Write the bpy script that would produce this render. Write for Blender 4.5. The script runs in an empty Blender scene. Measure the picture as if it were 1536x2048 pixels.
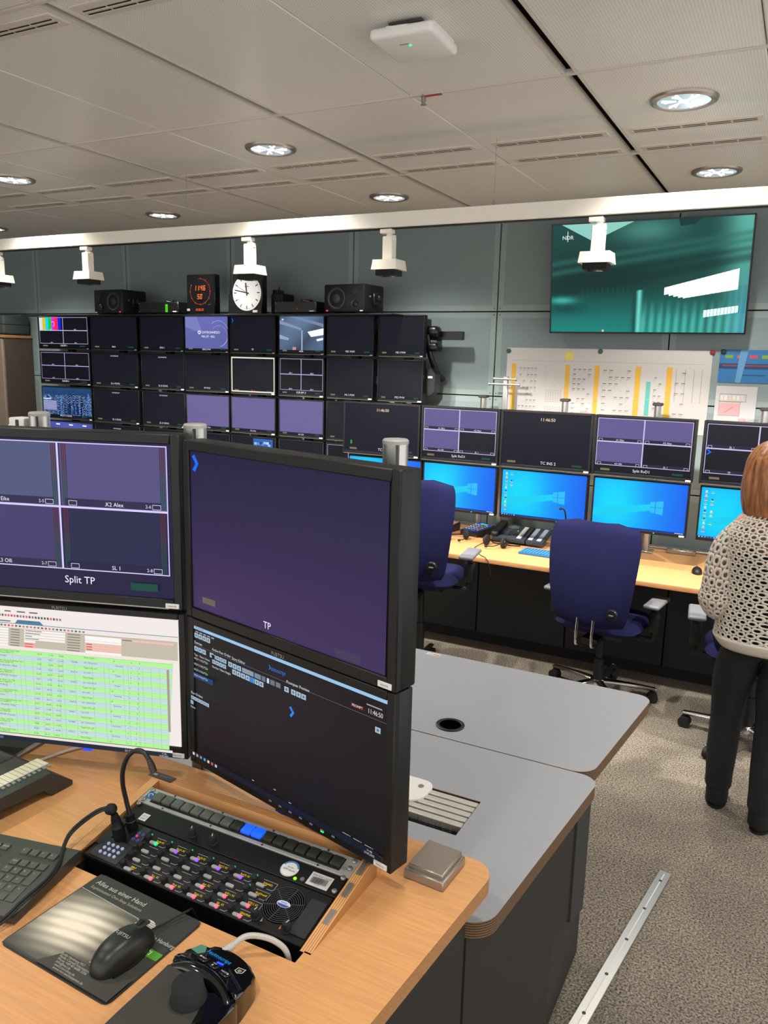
import bpy, bmesh, math, random
from mathutils import Vector, Matrix
random.seed(7)
R = math.radians
sc = bpy.context.scene
col = sc.collection

# ---------------------------------------------------------------- camera, world, exposure, lights
CAM_H = 1.95
right = Vector((0.8858099, 0.46345142, 0.02352898))
down = Vector((0.10909269, -0.15869367, -0.98128238))
fwd = Vector((-0.45104281, 0.87179648, -0.19113159))
cam_d = bpy.data.cameras.new('camera')
cam_d.sensor_fit = 'VERTICAL'
cam_d.sensor_height = 24.0
cam_d.lens = 1587.645 / 2048 * 24.0
cam_d.clip_start = 0.02
cam = bpy.data.objects.new('camera', cam_d)
col.objects.link(cam)
m3 = Matrix((right, -down, -fwd)).transposed()
cam.matrix_world = Matrix.Translation((0, 0, CAM_H)) @ m3.to_4x4()
sc.camera = cam
w = bpy.data.worlds.new('world')
w.use_nodes = True
w.node_tree.nodes['Background'].inputs[0].default_value = (1, 0.985, 0.97, 1)
w.node_tree.nodes['Background'].inputs[1].default_value = 1.75
sc.world = w
sc.view_settings.view_transform = 'Standard'
sc.view_settings.look = 'None'
sc.view_settings.gamma = 1
sc.view_settings.exposure = 0.0
sc.view_settings.use_curve_mapping = False

sc.cycles.max_bounces = 7
sc.cycles.diffuse_bounces = 4
sc.cycles.glossy_bounces = 3
sc.cycles.caustics_reflective = False

DOWNLIGHT_W = 47.0        # each recessed ceiling lamp
SPOT_W = 80.0             # each spotlight head on the hanging rail
DOWNLIGHT_COL = (1.0, 0.95, 0.88)
SPOT_COL = (1.0, 0.95, 0.89)
CEIL = 2.95
WALL_Y = 5.55

# ---------------------------------------------------------------- materials
def S(h):
    h = h.lstrip('#')
    c = [int(h[i:i + 2], 16) / 255 for i in (0, 2, 4)]
    return tuple(x / 12.92 if x <= .04045 else ((x + .055) / 1.055) ** 2.4 for x in c)

MATS = {}
def mat(name, color, rough=.5, metal=0., noise=None, bump=None, emit=None, estr=1., spec=.5, coat=0., alpha=None, trans=0.):
    """noise=(scale, amount, stretch xyz) varies the base colour; bump=(scale, strength)."""
    if name in MATS: return MATS[name]
    m = bpy.data.materials.new(name); m.use_nodes = True
    nt = m.node_tree; b = nt.nodes['Principled BSDF']
    c = S(color) if isinstance(color, str) else color
    b.inputs['Base Color'].default_value = (*c, 1)
    b.inputs['Roughness'].default_value = rough
    b.inputs['Metallic'].default_value = metal
    b.inputs['Specular IOR Level'].default_value = spec
    b.inputs['Coat Weight'].default_value = coat
    b.inputs['Transmission Weight'].default_value = trans
    if emit:
        b.inputs['Emission Color'].default_value = (*(S(emit) if isinstance(emit, str) else emit), 1)
        b.inputs['Emission Strength'].default_value = estr
    tc = nt.nodes.new('ShaderNodeTexCoord')
    if noise:
        sc_, am, st = noise
        mp = nt.nodes.new('ShaderNodeMapping'); mp.inputs['Scale'].default_value = st
        n = nt.nodes.new('ShaderNodeTexNoise'); n.inputs['Scale'].default_value = sc_; n.inputs['Detail'].default_value = 5
        nt.links.new(tc.outputs['Object'], mp.inputs[0]); nt.links.new(mp.outputs[0], n.inputs['Vector'])
        cr = nt.nodes.new('ShaderNodeValToRGB')
        cr.color_ramp.elements[0].position = .3; cr.color_ramp.elements[1].position = .7
        cr.color_ramp.elements[0].color = (*[x * (1 - am) for x in c], 1)
        cr.color_ramp.elements[1].color = (*[min(1, x * (1 + am)) for x in c], 1)
        nt.links.new(n.outputs['Fac'], cr.inputs[0]); nt.links.new(cr.outputs[0], b.inputs['Base Color'])
    if bump:
        n2 = nt.nodes.new('ShaderNodeTexNoise'); n2.inputs['Scale'].default_value = bump[0]; n2.inputs['Detail'].default_value = 3
        nt.links.new(tc.outputs['Object'], n2.inputs['Vector'])
        bp = nt.nodes.new('ShaderNodeBump'); bp.inputs['Strength'].default_value = bump[1]; bp.inputs['Distance'].default_value = .004
        nt.links.new(n2.outputs['Fac'], bp.inputs['Height']); nt.links.new(bp.outputs[0], b.inputs['Normal'])
    MATS[name] = m
    return m

def wave_mat(name, c1, c2, scale, direction='Z', rough=.5, dist=0., axis_scale=(1, 1, 1), lo=.35, hi=.65):
    """two colours in fine stripes: plywood edges, ribbed plastic, perforated sheet."""
    m = bpy.data.materials.new(name); m.use_nodes = True
    nt = m.node_tree; b = nt.nodes['Principled BSDF']; b.inputs['Roughness'].default_value = rough
    tc = nt.nodes.new('ShaderNodeTexCoord'); mp = nt.nodes.new('ShaderNodeMapping'); mp.inputs['Scale'].default_value = axis_scale
    wv = nt.nodes.new('ShaderNodeTexWave'); wv.bands_direction = direction
    wv.inputs['Scale'].default_value = scale; wv.inputs['Distortion'].default_value = dist
    wv.inputs['Detail'].default_value = 3; wv.inputs['Detail Scale'].default_value = 1.5
    cr = nt.nodes.new('ShaderNodeValToRGB')
    cr.color_ramp.elements[0].position = lo; cr.color_ramp.elements[1].position = hi
    cr.color_ramp.elements[0].color = (*S(c1), 1); cr.color_ramp.elements[1].color = (*S(c2), 1)
    nt.links.new(tc.outputs['Object'], mp.inputs[0]); nt.links.new(mp.outputs[0], wv.inputs['Vector'])
    nt.links.new(wv.outputs['Fac'], cr.inputs[0]); nt.links.new(cr.outputs[0], b.inputs['Base Color'])
    MATS[name] = m
    return m

def attr_mat(name, emission):
    m = bpy.data.materials.new(name); m.use_nodes = True
    nt = m.node_tree; b = nt.nodes['Principled BSDF']
    a = nt.nodes.new('ShaderNodeAttribute'); a.attribute_name = 'Col'
    if emission:
        b.inputs['Base Color'].default_value = (.003, .003, .004, 1)
        b.inputs['Roughness'].default_value = .38
        b.inputs['Specular IOR Level'].default_value = .14
        nt.links.new(a.outputs['Color'], b.inputs['Emission Color'])
        b.inputs['Emission Strength'].default_value = 1.0
    else:
        b.inputs['Roughness'].default_value = .55
        nt.links.new(a.outputs['Color'], b.inputs['Base Color'])
    MATS[name] = m
    return m
SCREEN = attr_mat('lit_screen', True)
PRINT = attr_mat('printed_colour', False)

def carpet_mat():
    m = bpy.data.materials.new('carpet'); m.use_nodes = True
    nt = m.node_tree; b = nt.nodes['Principled BSDF']; b.inputs['Roughness'].default_value = 1.; b.inputs['Specular IOR Level'].default_value = .1
    tc = nt.nodes.new('ShaderNodeTexCoord')
    n = nt.nodes.new('ShaderNodeTexNoise'); n.inputs['Scale'].default_value = 130; n.inputs['Detail'].default_value = 4; n.inputs['Roughness'].default_value = .7
    n2 = nt.nodes.new('ShaderNodeTexNoise'); n2.inputs['Scale'].default_value = 5
    cr = nt.nodes.new('ShaderNodeValToRGB')
    cr.color_ramp.elements[0].position = .36; cr.color_ramp.elements[1].position = .66
    cr.color_ramp.elements[0].color = (*S('403b35'), 1); cr.color_ramp.elements[1].color = (*S('c8bba9'), 1)
    mx = nt.nodes.new('ShaderNodeMix'); mx.data_type = 'RGBA'; mx.blend_type = 'MULTIPLY'; mx.inputs[0].default_value = .35
    nt.links.new(tc.outputs['Object'], n.inputs['Vector']); nt.links.new(tc.outputs['Object'], n2.inputs['Vector'])
    nt.links.new(n.outputs['Fac'], cr.inputs[0]); nt.links.new(cr.outputs[0], mx.inputs[6]); nt.links.new(n2.outputs['Fac'], mx.inputs[7])
    nt.links.new(mx.outputs[2], b.inputs['Base Color'])
    bp = nt.nodes.new('ShaderNodeBump'); bp.inputs['Strength'].default_value = .9; bp.inputs['Distance'].default_value = .01
    nt.links.new(n.outputs['Fac'], bp.inputs['Height']); nt.links.new(bp.outputs[0], b.inputs['Normal'])
    MATS['carpet'] = m
    return m
carpet_mat()

def perforated_mat():
    m = bpy.data.materials.new('perforated_ceiling'); m.use_nodes = True
    nt = m.node_tree; b = nt.nodes['Principled BSDF']; b.inputs['Roughness'].default_value = .34; b.inputs['Specular IOR Level'].default_value = .5
    tc = nt.nodes.new('ShaderNodeTexCoord')
    fac = []
    for d in ('X', 'Y'):
        wv = nt.nodes.new('ShaderNodeTexWave'); wv.bands_direction = d; wv.inputs['Scale'].default_value = 31.4; wv.inputs['Distortion'].default_value = 0
        nt.links.new(tc.outputs['Object'], wv.inputs['Vector']); fac.append(wv)
    mu = nt.nodes.new('ShaderNodeMath'); mu.operation = 'MULTIPLY'
    nt.links.new(fac[0].outputs['Fac'], mu.inputs[0]); nt.links.new(fac[1].outputs['Fac'], mu.inputs[1])
    cr = nt.nodes.new('ShaderNodeValToRGB')
    cr.color_ramp.elements[0].position = .35; cr.color_ramp.elements[1].position = .75
    cr.color_ramp.elements[0].color = (*S('e6e5df'), 1); cr.color_ramp.elements[1].color = (*S('c4c1b9'), 1)
    nt.links.new(mu.outputs[0], cr.inputs[0]); nt.links.new(cr.outputs[0], b.inputs['Base Color'])
    MATS['perforated_ceiling'] = m
    return m
perforated_mat()

mat('ceiling_metal', 'd2cbc0', .4); mat('dark_gap', '1c1a18', .9)
mat('wall_panel_grey', '7f8f8f', .6, noise=(400, .06, (1, 1, 1))); mat('wall_panel_border', '8c9c9b', .5)
mat('wall_paint', '8f8c86', .8); mat('black_plastic', '101112', .45, spec=.35); mat('black_satin', '101112', .3)
mat('black_gloss', '060607', .08, coat=.6); mat('matte_black', '141414', .8); mat('dark_grey', '2c2c2d', .55)
mat('cabinet_black', '141416', .6); mat('charcoal_panel', '201e1b', .6, noise=(300, .1, (1, 1, 1)))
mat('wood', 'd89f68', .36, noise=(9, .09, (1.2, 26, 26))); mat('wood_edge', 'a8774a', .5, noise=(9, .2, (2, 30, 30)))
mat('grey_laminate', '999ca2', .42, noise=(500, .05, (1, 1, 1)))
wave_mat('plywood', '3c2b1d', '7a5a3a', 60, 'Z', .55, .3)
wave_mat('plywood_light', 'b07c48', 'e2ac72', 78, 'X', .5, .1)
mat('white_metal', 'efe9dc', .35); mat('white_plastic', 'e9e8e4', .4); mat('label_white', 'd9d8d4', .5)
mat('aluminium', 'b9b8b4', .34, .85, noise=(200, .06, (1, 30, 1))); mat('chrome', 'd4d4d6', .12, 1.); mat('steel', '9d9790', .35, .7)
mat('blue_fabric', '14153b', .95, noise=(600, .18, (1, 1, 1)), bump=(900, .25), spec=.2)
mat('rubber', '0c0c0c', .7); mat('cable_grey', 'b8b6ae', .5); mat('cable_black', '0d0d0d', .5)
mat('paper', 'c4c2c0', .8)

# ---------------------------------------------------------------- mesh helpers
class MB:
    def __init__(s): s.v = []; s.f = []; s.mi = []
    def add(s, vs, fs, mi=0, M=None):
        o = len(s.v)
        s.v += [tuple(M @ Vector(v)) if M else tuple(v) for v in vs]
        s.f += [tuple(i + o for i in f) for f in fs]; s.mi += [mi] * len(fs)
        return s
    def box(s, x0, x1, y0, y1, z0, z1, mi=0, M=None):
        vs = [(x, y, z) for z in (z0, z1) for y in (y0, y1) for x in (x0, x1)]
        return s.add(vs, [(0, 2, 3, 1), (4, 5, 7, 6), (0, 1, 5, 4), (2, 6, 7, 3), (0, 4, 6, 2), (1, 3, 7, 5)], mi, M)
    def rbox(s, x0, x1, y0, y1, z0, z1, r=.004, seg=2, mi=0, M=None):
        bm = bmesh.new(); bmesh.ops.create_cube(bm, size=1)
        for v in bm.verts:
            v.co = Vector((x0 + (v.co.x + .5) * (x1 - x0), y0 + (v.co.y + .5) * (y1 - y0), z0 + (v.co.z + .5) * (z1 - z0)))
        bmesh.ops.bevel(bm, geom=list(bm.edges), offset=min(r, .49 * min(x1 - x0, y1 - y0, z1 - z0)), segments=seg, profile=.5, affect='EDGES')
        s.from_bm(bm, mi, M); return s
    def from_bm(s, bm, mi=0, M=None):
        bm.verts.index_update()
        s.add([v.co for v in bm.verts], [[v.index for v in f.verts] for f in bm.faces], mi, M); bm.free()
    def cyl(s, p0, p1, r0, r1=None, n=16, mi=0, caps=True, M=None):
        p0, p1 = Vector(p0), Vector(p1); r1 = r0 if r1 is None else r1
        q = (p1 - p0).to_track_quat('Z', 'Y')
        vs = []
        for p, r in ((p0, r0), (p1, r1)):
            for k in range(n):
                a = 2 * math.pi * k / n
                vs.append(p + q @ Vector((r * math.cos(a), r * math.sin(a), 0)))
        fs = [(k, (k + 1) % n, n + (k + 1) % n, n + k) for k in range(n)]
        if caps: fs += [tuple(range(n))[::-1], tuple(range(n, 2 * n))]
        return s.add(vs, fs, mi, M)
    def tube(s, pts, r, n=8, mi=0, M=None, caps=True):
        pts = [Vector(p) for p in pts]; L = len(pts)
        rs = r if isinstance(r, (list, tuple)) else [r] * L
        vs = []; up = None
        for i, p in enumerate(pts):
            t = (pts[min(i + 1, L - 1)] - pts[max(i - 1, 0)]).normalized()
            if up is None:
                up = t.orthogonal().normalized()
            else:
                up = (up - t * up.dot(t)); up = up.normalized() if up.length > 1e-6 else t.orthogonal().normalized()
            b = t.cross(up)
            for k in range(n):
                a = 2 * math.pi * k / n
                vs.append(p + (up * math.cos(a) + b * math.sin(a)) * rs[i])
        fs = []
        for i in range(L - 1):
            for k in range(n):
                fs.append((i * n + k, i * n + (k + 1) % n, (i + 1) * n + (k + 1) % n, (i + 1) * n + k))
        if caps: fs += [tuple(range(n))[::-1], tuple(range((L - 1) * n, L * n))]
        return s.add(vs, fs, mi, M)
    def lathe(s, prof, n=24, mi=0, M=None):
        vs = []; fs = []
        for r, z in prof:
            for k in range(n):
                a = 2 * math.pi * k / n; vs.append((r * math.cos(a), r * math.sin(a), z))
        for i in range(len(prof) - 1):
            for k in range(n):
                fs.append((i * n + k, i * n + (k + 1) % n, (i + 1) * n + (k + 1) % n, (i + 1) * n + k))
        if prof[0][0] > 1e-6: fs.append(tuple(range(n))[::-1])
        if prof[-1][0] > 1e-6: fs.append(tuple(range((len(prof) - 1) * n, len(prof) * n)))
        return s.add(vs, fs, mi, M)
    def prism(s, poly, z0, z1, mi=0, M=None, side=None):
        n = len(poly)
        a = sum(poly[i][0] * poly[(i + 1) % n][1] - poly[(i + 1) % n][0] * poly[i][1] for i in range(n))
        if a < 0: poly = poly[::-1]
        vs = [(x, y, z0) for x, y in poly] + [(x, y, z1) for x, y in poly]
        s.add(vs, [tuple(range(n))[::-1], tuple(range(n, 2 * n))], mi, M)
        s.add(vs, [(i, (i + 1) % n, n + (i + 1) % n, n + i) for i in range(n)], mi if side is None else side, M)
        return s
    def grid(s, fn, nu, nv, mi=0, M=None, close_u=False):
        vs = [fn(i / nu, j / nv) for j in range(nv + 1) for i in range(nu + (0 if close_u else 1))]
        W = nu if close_u else nu + 1
        fs = []
        for j in range(nv):
            for i in range(nu):
                a = j * W + i; b = j * W + (i + 1) % W
                fs.append((a, b, b + W, a + W))
        return s.add(vs, fs, mi, M)
    def mesh(s, name, mats, smooth=True, angle=38):
        me = bpy.data.meshes.new(name)
        me.from_pydata(s.v, [], s.f)
        for m in (mats if isinstance(mats, (list, tuple)) else [mats]):
            me.materials.append(MATS[m] if isinstance(m, str) else m)
        me.polygons.foreach_set('material_index', s.mi)
        if smooth:
            me.polygons.foreach_set('use_smooth', [True] * len(me.polygons))
            me.set_sharp_from_angle(angle=R(angle))
        me.update()
        return me
    def build(s, name, mats, parent=None, smooth=True, M=None, angle=38):
        return put(name, s.mesh(name, mats, smooth, angle), parent, M)

def put(name, me, parent=None, M=None):
    o = bpy.data.objects.new(name, me)
    col.objects.link(o)
    if parent is not None: o.parent = parent
    if M is not None: o.matrix_local = M
    return o
def tag(o, label=None, cat=None, group=None, kind=None):
    if label: o['label'] = label
    if cat: o['category'] = cat
    if group: o['group'] = group
    if kind: o['kind'] = kind
    return o
def thing(name, label, cat, loc=(0, 0, 0), rz=0., group=None):
    o = bpy.data.objects.new(name, None); o.empty_display_size = .05
    col.objects.link(o); o.location = loc; o.rotation_euler = (0, 0, rz)
    return tag(o, label, cat, group)
def copy_tree(o, parent=None):
    c = o.copy(); col.objects.link(c); c.parent = parent
    for ch in o.children: copy_tree(ch, c)
    return c
def T(x, y, z): return Matrix.Translation((x, y, z))
def RX(a): return Matrix.Rotation(R(a), 4, 'X')
def RY(a): return Matrix.Rotation(R(a), 4, 'Y')
def RZ(a): return Matrix.Rotation(R(a), 4, 'Z')
def rounded(x0, x1, y0, y1, r, n=6):
    rs = r if isinstance(r, (list, tuple)) else [r] * 4       # corners: x1y1, x0y1, x0y0, x1y0
    out = []
    for (cx, cy, a0), q in zip(((x1, y1, 0), (x0, y1, 90), (x0, y0, 180), (x1, y0, 270)), rs):
        if q <= 0: out.append((cx, cy)); continue
        ox = cx - q if cx == x1 else cx + q; oy = cy - q if cy == y1 else cy + q
        for k in range(n + 1):
            a = R(a0 + 90 * k / n); out.append((ox + q * math.cos(a), oy + q * math.sin(a)))
    return out
def spline(pts, n=6):
    P = [Vector(p) for p in pts]; out = []
    for i in range(len(P) - 1):
        p0, p1, p2, p3 = P[max(i - 1, 0)], P[i], P[i + 1], P[min(i + 2, len(P) - 1)]
        for k in range(n):
            t = k / n
            out.append(.5 * ((2 * p1) + (p2 - p0) * t + (2 * p0 - 5 * p1 + 4 * p2 - p3) * t * t + (3 * p1 - p0 - 3 * p2 + p3) * t ** 3))
    out.append(P[-1]); return out

# ---------------------------------------------------------------- flat pictures: screens, posters, print
_txt = {}
def text_mesh(s):
    if s in _txt: return _txt[s]
    cu = bpy.data.curves.new('t', 'FONT'); cu.body = s; cu.resolution_u = 2
    ob = bpy.data.objects.new('t', cu)
    me = ob.to_mesh()
    vs = [(v.co.x, v.co.y) for v in me.vertices]; fs = [tuple(p.vertices) for p in me.polygons]
    ob.to_mesh_clear(); bpy.data.objects.remove(ob); bpy.data.curves.remove(cu)
    w_ = max([v[0] for v in vs], default=0)
    _txt[s] = (vs, fs, w_)
    return _txt[s]

class Pic:
    """flat picture in local x (right, 0..w) and z (up); coordinates given 0..1 from the top-left corner."""
    def __init__(s, w, h, bg=None, step=.00012):
        s.w, s.h, s.step = w, h, step; s.v = []; s.f = []; s.c = []; s.layer = 0
        if bg: s.rect(0, 0, 1, 1, bg)
    def col(s, c, k=1.): 
        c = S(c) if isinstance(c, str) else c
        return tuple(x * k for x in c)
    def poly(s, pts, c, k=1., up=True):
        s.layer += 1 if up else 0
        o = len(s.v); y = -s.layer * s.step
        s.v += [(p[0] * s.w, y, (1 - p[1]) * s.h) for p in pts]
        s.f.append(tuple(range(o, o + len(pts)))); s.c.append(s.col(c, k))
    def rect(s, x0, y0, x1, y1, c, k=1., up=True): s.poly([(x0, y1), (x1, y1), (x1, y0), (x0, y0)], c, k, up)
    def rects(s, L, c, k=1.):
        s.layer += 1
        for a in L: s.rect(*a, c, k, False)
    def frame(s, x0, y0, x1, y1, t, c):
        tx, ty = t * s.h / s.w, t
        s.rects([(x0, y0, x1, y0 + ty), (x0, y1 - ty, x1, y1), (x0, y0, x0 + tx, y1), (x1 - tx, y0, x1, y1)], c)
    def disc(s, cx, cy, r, c, n=16, k=1.):
        s.poly([(cx + r * s.h / s.w * math.cos(2 * math.pi * i / n), cy + r * math.sin(2 * math.pi * i / n)) for i in range(n)], c, k)
    def ring(s, cx, cy, r0, r1, c, a0=0, a1=360, n=24):
        s.layer += 1; q = s.h / s.w
        P = lambda r, a: (cx + r * q * math.cos(R(a)), cy - r * math.sin(R(a)))
        for i in range(n):
            a, b = a0 + (a1 - a0) * i / n, a0 + (a1 - a0) * (i + 1) / n
            s.poly([P(r0, a), P(r1, a), P(r1, b), P(r0, b)], c, 1, False)
    def line(s, x0, y0, x1, y1, t, c):
        dx, dy = (x1 - x0) * s.w, (y1 - y0) * s.h; L = math.hypot(dx, dy) or 1
        nx, ny = -dy / L * t / 2 * s.h / s.w, dx / L * t / 2
        s.poly([(x0 + nx, y0 + ny), (x1 + nx, y1 + ny), (x1 - nx, y1 - ny), (x0 - nx, y0 - ny)], c)
    def text(s, t, x, y, size, c, align='l', k=1., sx=1.):
        """size: letter height as share of picture height; y = baseline."""
        vs, fs, w_ = text_mesh(t); s.layer += 1
        sz = size / .7; q = sz * s.h / s.w * sx
        ox = x - (w_ * q / 2 if align == 'c' else w_ * q if align == 'r' else 0)
        o = len(s.v); yy = -s.layer * s.step
        s.v += [((ox + a * q) * s.w, yy, (1 - (y - b * sz)) * s.h) for a, b in vs]
        cc = s.col(c, k)
        for f in fs: s.f.append(tuple(i + o for i in f)); s.c.append(cc)
    def paint(s, fn, nx, ny, x0=0, y0=0, x1=1, y1=1):
        """fn(u,v) -> linear colour, painted on a grid with smooth corners."""
        s.layer += 1; y = -s.layer * s.step; o = len(s.v)
        for j in range(ny + 1):
            for i in range(nx + 1):
                u, v = i / nx, j / ny
                s.v.append(((x0 + (x1 - x0) * u) * s.w, y, (1 - (y0 + (y1 - y0) * v)) * s.h))
        for j in range(ny):
            for i in range(nx):
                a = o + j * (nx + 1) + i
                s.f.append((a + nx + 1, a + nx + 2, a + 1, a))
                s.c.append([fn((i + du) / nx, (j + dv) / ny) for du, dv in ((0, 1), (1, 1), (1, 0), (0, 0))])
    def build(s, name, parent, M=None, m=None):
        me = bpy.data.meshes.new(name); me.from_pydata(s.v, [], s.f)
        at = me.color_attributes.new('Col', 'FLOAT_COLOR', 'CORNER')
        buf = []
        for f, c in zip(s.f, s.c):
            if isinstance(c, list):
                for q in c: buf += [*q, 1]
            else: buf += [*c, 1] * len(f)
        at.data.foreach_set('color', buf)
        me.materials.append(m or SCREEN); me.update()
        return put(name, me, parent, M)

# ================================================================ the room
XL, XR, YB = -8.6, 3.4, -3.2
def struct(name, mb, m, label=None, **k):
    return tag(mb.build(name, m, None, **k), label, None, None, 'structure')
struct('floor', MB().box(XL - .1, XR, YB, WALL_Y + .12, -.06, 0), 'carpet')
struct('wall_left', MB().box(XL - .1, XL, YB, WALL_Y + .12, 0, CEIL + .12), 'wall_paint')

# back wall: metal panels with dark joints
wall = struct('wall_back', MB().box(XL, XR, WALL_Y + .022, WALL_Y + .12, 0, CEIL + .05), 'dark_gap')
xs = [-2.0 + 1.19 * k for k in range(-6, 6)]
zs = [0.0, .51, 1.10, 1.69, 2.29, 2.95]
def wall_panel(w_, h_):
    g, b = .004, .045
    mb = MB()
    mb.rbox(g, w_ - g, 0, .02, g, h_ - g, .002, 1, 1)
    mb.box(b, w_ - b, -.0012, .001, b, h_ - b, 0)
    for x in (.022, w_ - .022):
        for z in (.022, h_ - .022):
            mb.cyl((x, -.002, z), (x, .001, z), .004, n=6, mi=2)
    return mb.mesh('wall_panel', ['wall_panel_grey', 'wall_panel_border', 'dark_gap'])
pc = {}
for i in range(len(xs) - 1):
    for j in range(len(zs) - 1):
        x0, x1 = max(xs[i], XL), min(xs[i + 1], XR)
        if x1 - x0 < .2: continue
        k = (round(x1 - x0, 3), round(zs[j + 1] - zs[j], 3))
        if k not in pc: pc[k] = wall_panel(*k)
        put('wall_panel', pc[k], wall, T(x0, WALL_Y, zs[j]))

# ceiling: 0.628 m perforated metal panels between rails, dark grooves at every second joint
ceil = struct('ceiling', MB().box(XL, XR, YB, WALL_Y + .12, CEIL + .05, CEIL + .12), 'dark_gap')
ys = [-3.0, -1.8, -.6, .6, 1.8, 3.0, 4.2, 5.4]
def ceiling_panel(w_, d_):
    return MB().rbox(0, w_, .008, d_ - .008, 0, .022, .004, 1).mesh('ceiling_panel', 'perforated_ceiling')
cp = {}
for k in range(-10, 7):
    xj = -2.107 + .6285 * k
    a = xj + (.024 if k % 2 == 0 else .0012); b = xj + .6285 - (.024 if k % 2 else .0012)
    a, b = max(a, XL), min(b, XR)
    if b - a < .1: continue
    for j in range(len(ys)):
        y0 = ys[j]; y1 = ys[j + 1] if j + 1 < len(ys) else WALL_Y
        q = (round(b - a, 3), round(y1 - y0, 3))
        if q not in cp: cp[q] = ceiling_panel(*q)
        put('ceiling_panel', cp[q], ceil, T(a, y0, CEIL))
    if k % 2 == 0:
        for dx in (-.026, .018):
            MB().box(xj + dx, xj + dx + .008, YB, WALL_Y, CEIL - .003, CEIL + .02).build('ceiling_rail', 'ceiling_metal', ceil)
for y in ys:
    MB().box(XL, XR, y - .007, y + .007, CEIL - .004, CEIL + .015).build('ceiling_rail', 'ceiling_metal', ceil)

# slot air vents
def vent_mesh():
    mb = MB()
    mb.rbox(-.27, .27, -.045, .045, -.004, .002, .002, 1, 0)
    for y in (-.013, .009):
        for k in range(5):
            mb.box(-.246 + k * .1, -.246 + k * .1 + .092, y, y + .006, -.0052, -.003, 1)
        mb.box(-.25, .25, y + .0062, y + .0085, -.0075, -.003, 0)
    return mb.mesh('air_vent', ['ceiling_metal', 'dark_gap'])
vm = vent_mesh()
for y in (1.6, 1.905, 3.8, 4.12):
    for k in range(-5, 3):
        x = -1.79 + .6285 * k
        if y < 2 and not (-2.6 < x < -1.6): continue
        if x > -.1 or x < -5.2: continue
        o = put('air_vent', vm, None, T(x, y, CEIL))
        row = 'in the row nearer the hanging rail' if y > 4 else 'in the row nearer the round lamps' if y > 3 else 'of the front strip' if y > 1.8 else 'of the inner front strip'
        k_ = round((x + 1.79) / .6285)
        by = {2: 'above the television', 1: 'left of the widest ceiling groove', 0: 'beside a thin panel joint', -1: 'right of the middle groove', -2: 'left of the middle groove', -3: 'before the last groove', -4: 'near the left wall', -5: 'nearest the left wall'}[k_]
        tag(o, 'slotted air vent ' + row + ', ' + by, 'vent', 'ceiling vents')

# recessed round lamps
def lamp_meshes():
    ring = MB().lathe([(.098, -.002), (.100, -.012), (.112, -.015), (.124, -.009), (.127, 0), (.127, .004)], 40).mesh('trim_ring', 'steel')
    refl = MB()
    n = 36
    refl.lathe([(.0985, -.009), (.085, -.0055), (.06, -.003), (.03, -.002), (0.0001, -.0018)], n)
    rm = refl.mesh('reflector', [mat('lamp_reflector', 'c9d4dc', .12, .9, emit='dfe8ee', estr=.55)])
    tube = MB()
    for a in range(6):
        c, s_ = math.cos(a * 1.047 + .3), math.sin(a * 1.047 + .3)
        tube.cyl((c * .028, s_ * .028, -.006), (c * .082, s_ * .082, -.008), .0055, n=6)
        tube.cyl((c * .02 - s_ * .03, s_ * .02 + c * .03, -.007), (c * .05 - s_ * .05, s_ * .05 + c * .05, -.008), .004, n=6)
    tube.lathe([(.022, -.004), (.02, -.010), (.0001, -.012)], 12)
    tm = tube.mesh('lamp_bulb', [mat('lamp_glow', 'ffffff', .3, emit='fff8ec', estr=2.6)])
    return ring, rm, tm
rg, rm, tm = lamp_meshes()
LX = [-6.25, -4.34, -2.457, -.527, 1.39]
for y in (-.05, 1.2, 3.44, 4.715):  # the two rows over the front desk are unseen, added for their light
    for x in LX:
        if y < 2 and not -5 < x < 2: continue
        t = thing('ceiling_lamp', '', 'lamp', (x, y, CEIL))
        if y > 4: t['label'] = 'round recessed ceiling lamp behind the hanging rail'; t['group'] = 'ceiling lamps behind the rail'
        elif y > 2: t['label'] = 'round recessed ceiling lamp by the air vents'; t['group'] = 'ceiling lamps before the rail'
        if y > 2: t['label'] += {-6.25: ', next to the left wall', -4.34: ', above the digital clock', -2.457: ', in the middle of the room', -.527: ', before the television', 1.39: ', next to the right end'}[x]
        else: t['label'] = 'added unseen ceiling lamp above the front desk, ' + ('first' if y > 1 else 'second') + ' row, ' + {-4.34: 'near the left wall', -2.457: 'left of the desk monitors', -.527: 'over the desk corner', 1.39: 'over the open floor'}[x]; t['group'] = 'added unseen lamps above the front desk'
        put('trim_ring', rg, t); put('reflector', rm, t); put('lamp_bulb', tm, t)
        ld = bpy.data.lights.new('downlight', 'SPOT'); ld.energy = DOWNLIGHT_W * (.92 if y < 2 else 1.35 if y < 4 else 1.8); ld.color = DOWNLIGHT_COL
        ld.spot_size = R(128); ld.spot_blend = .7; ld.shadow_soft_size = .045
        lo = bpy.data.objects.new('downlight', ld); col.objects.link(lo); lo.parent = t; lo.location = (0, 0, -.03)

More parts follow.
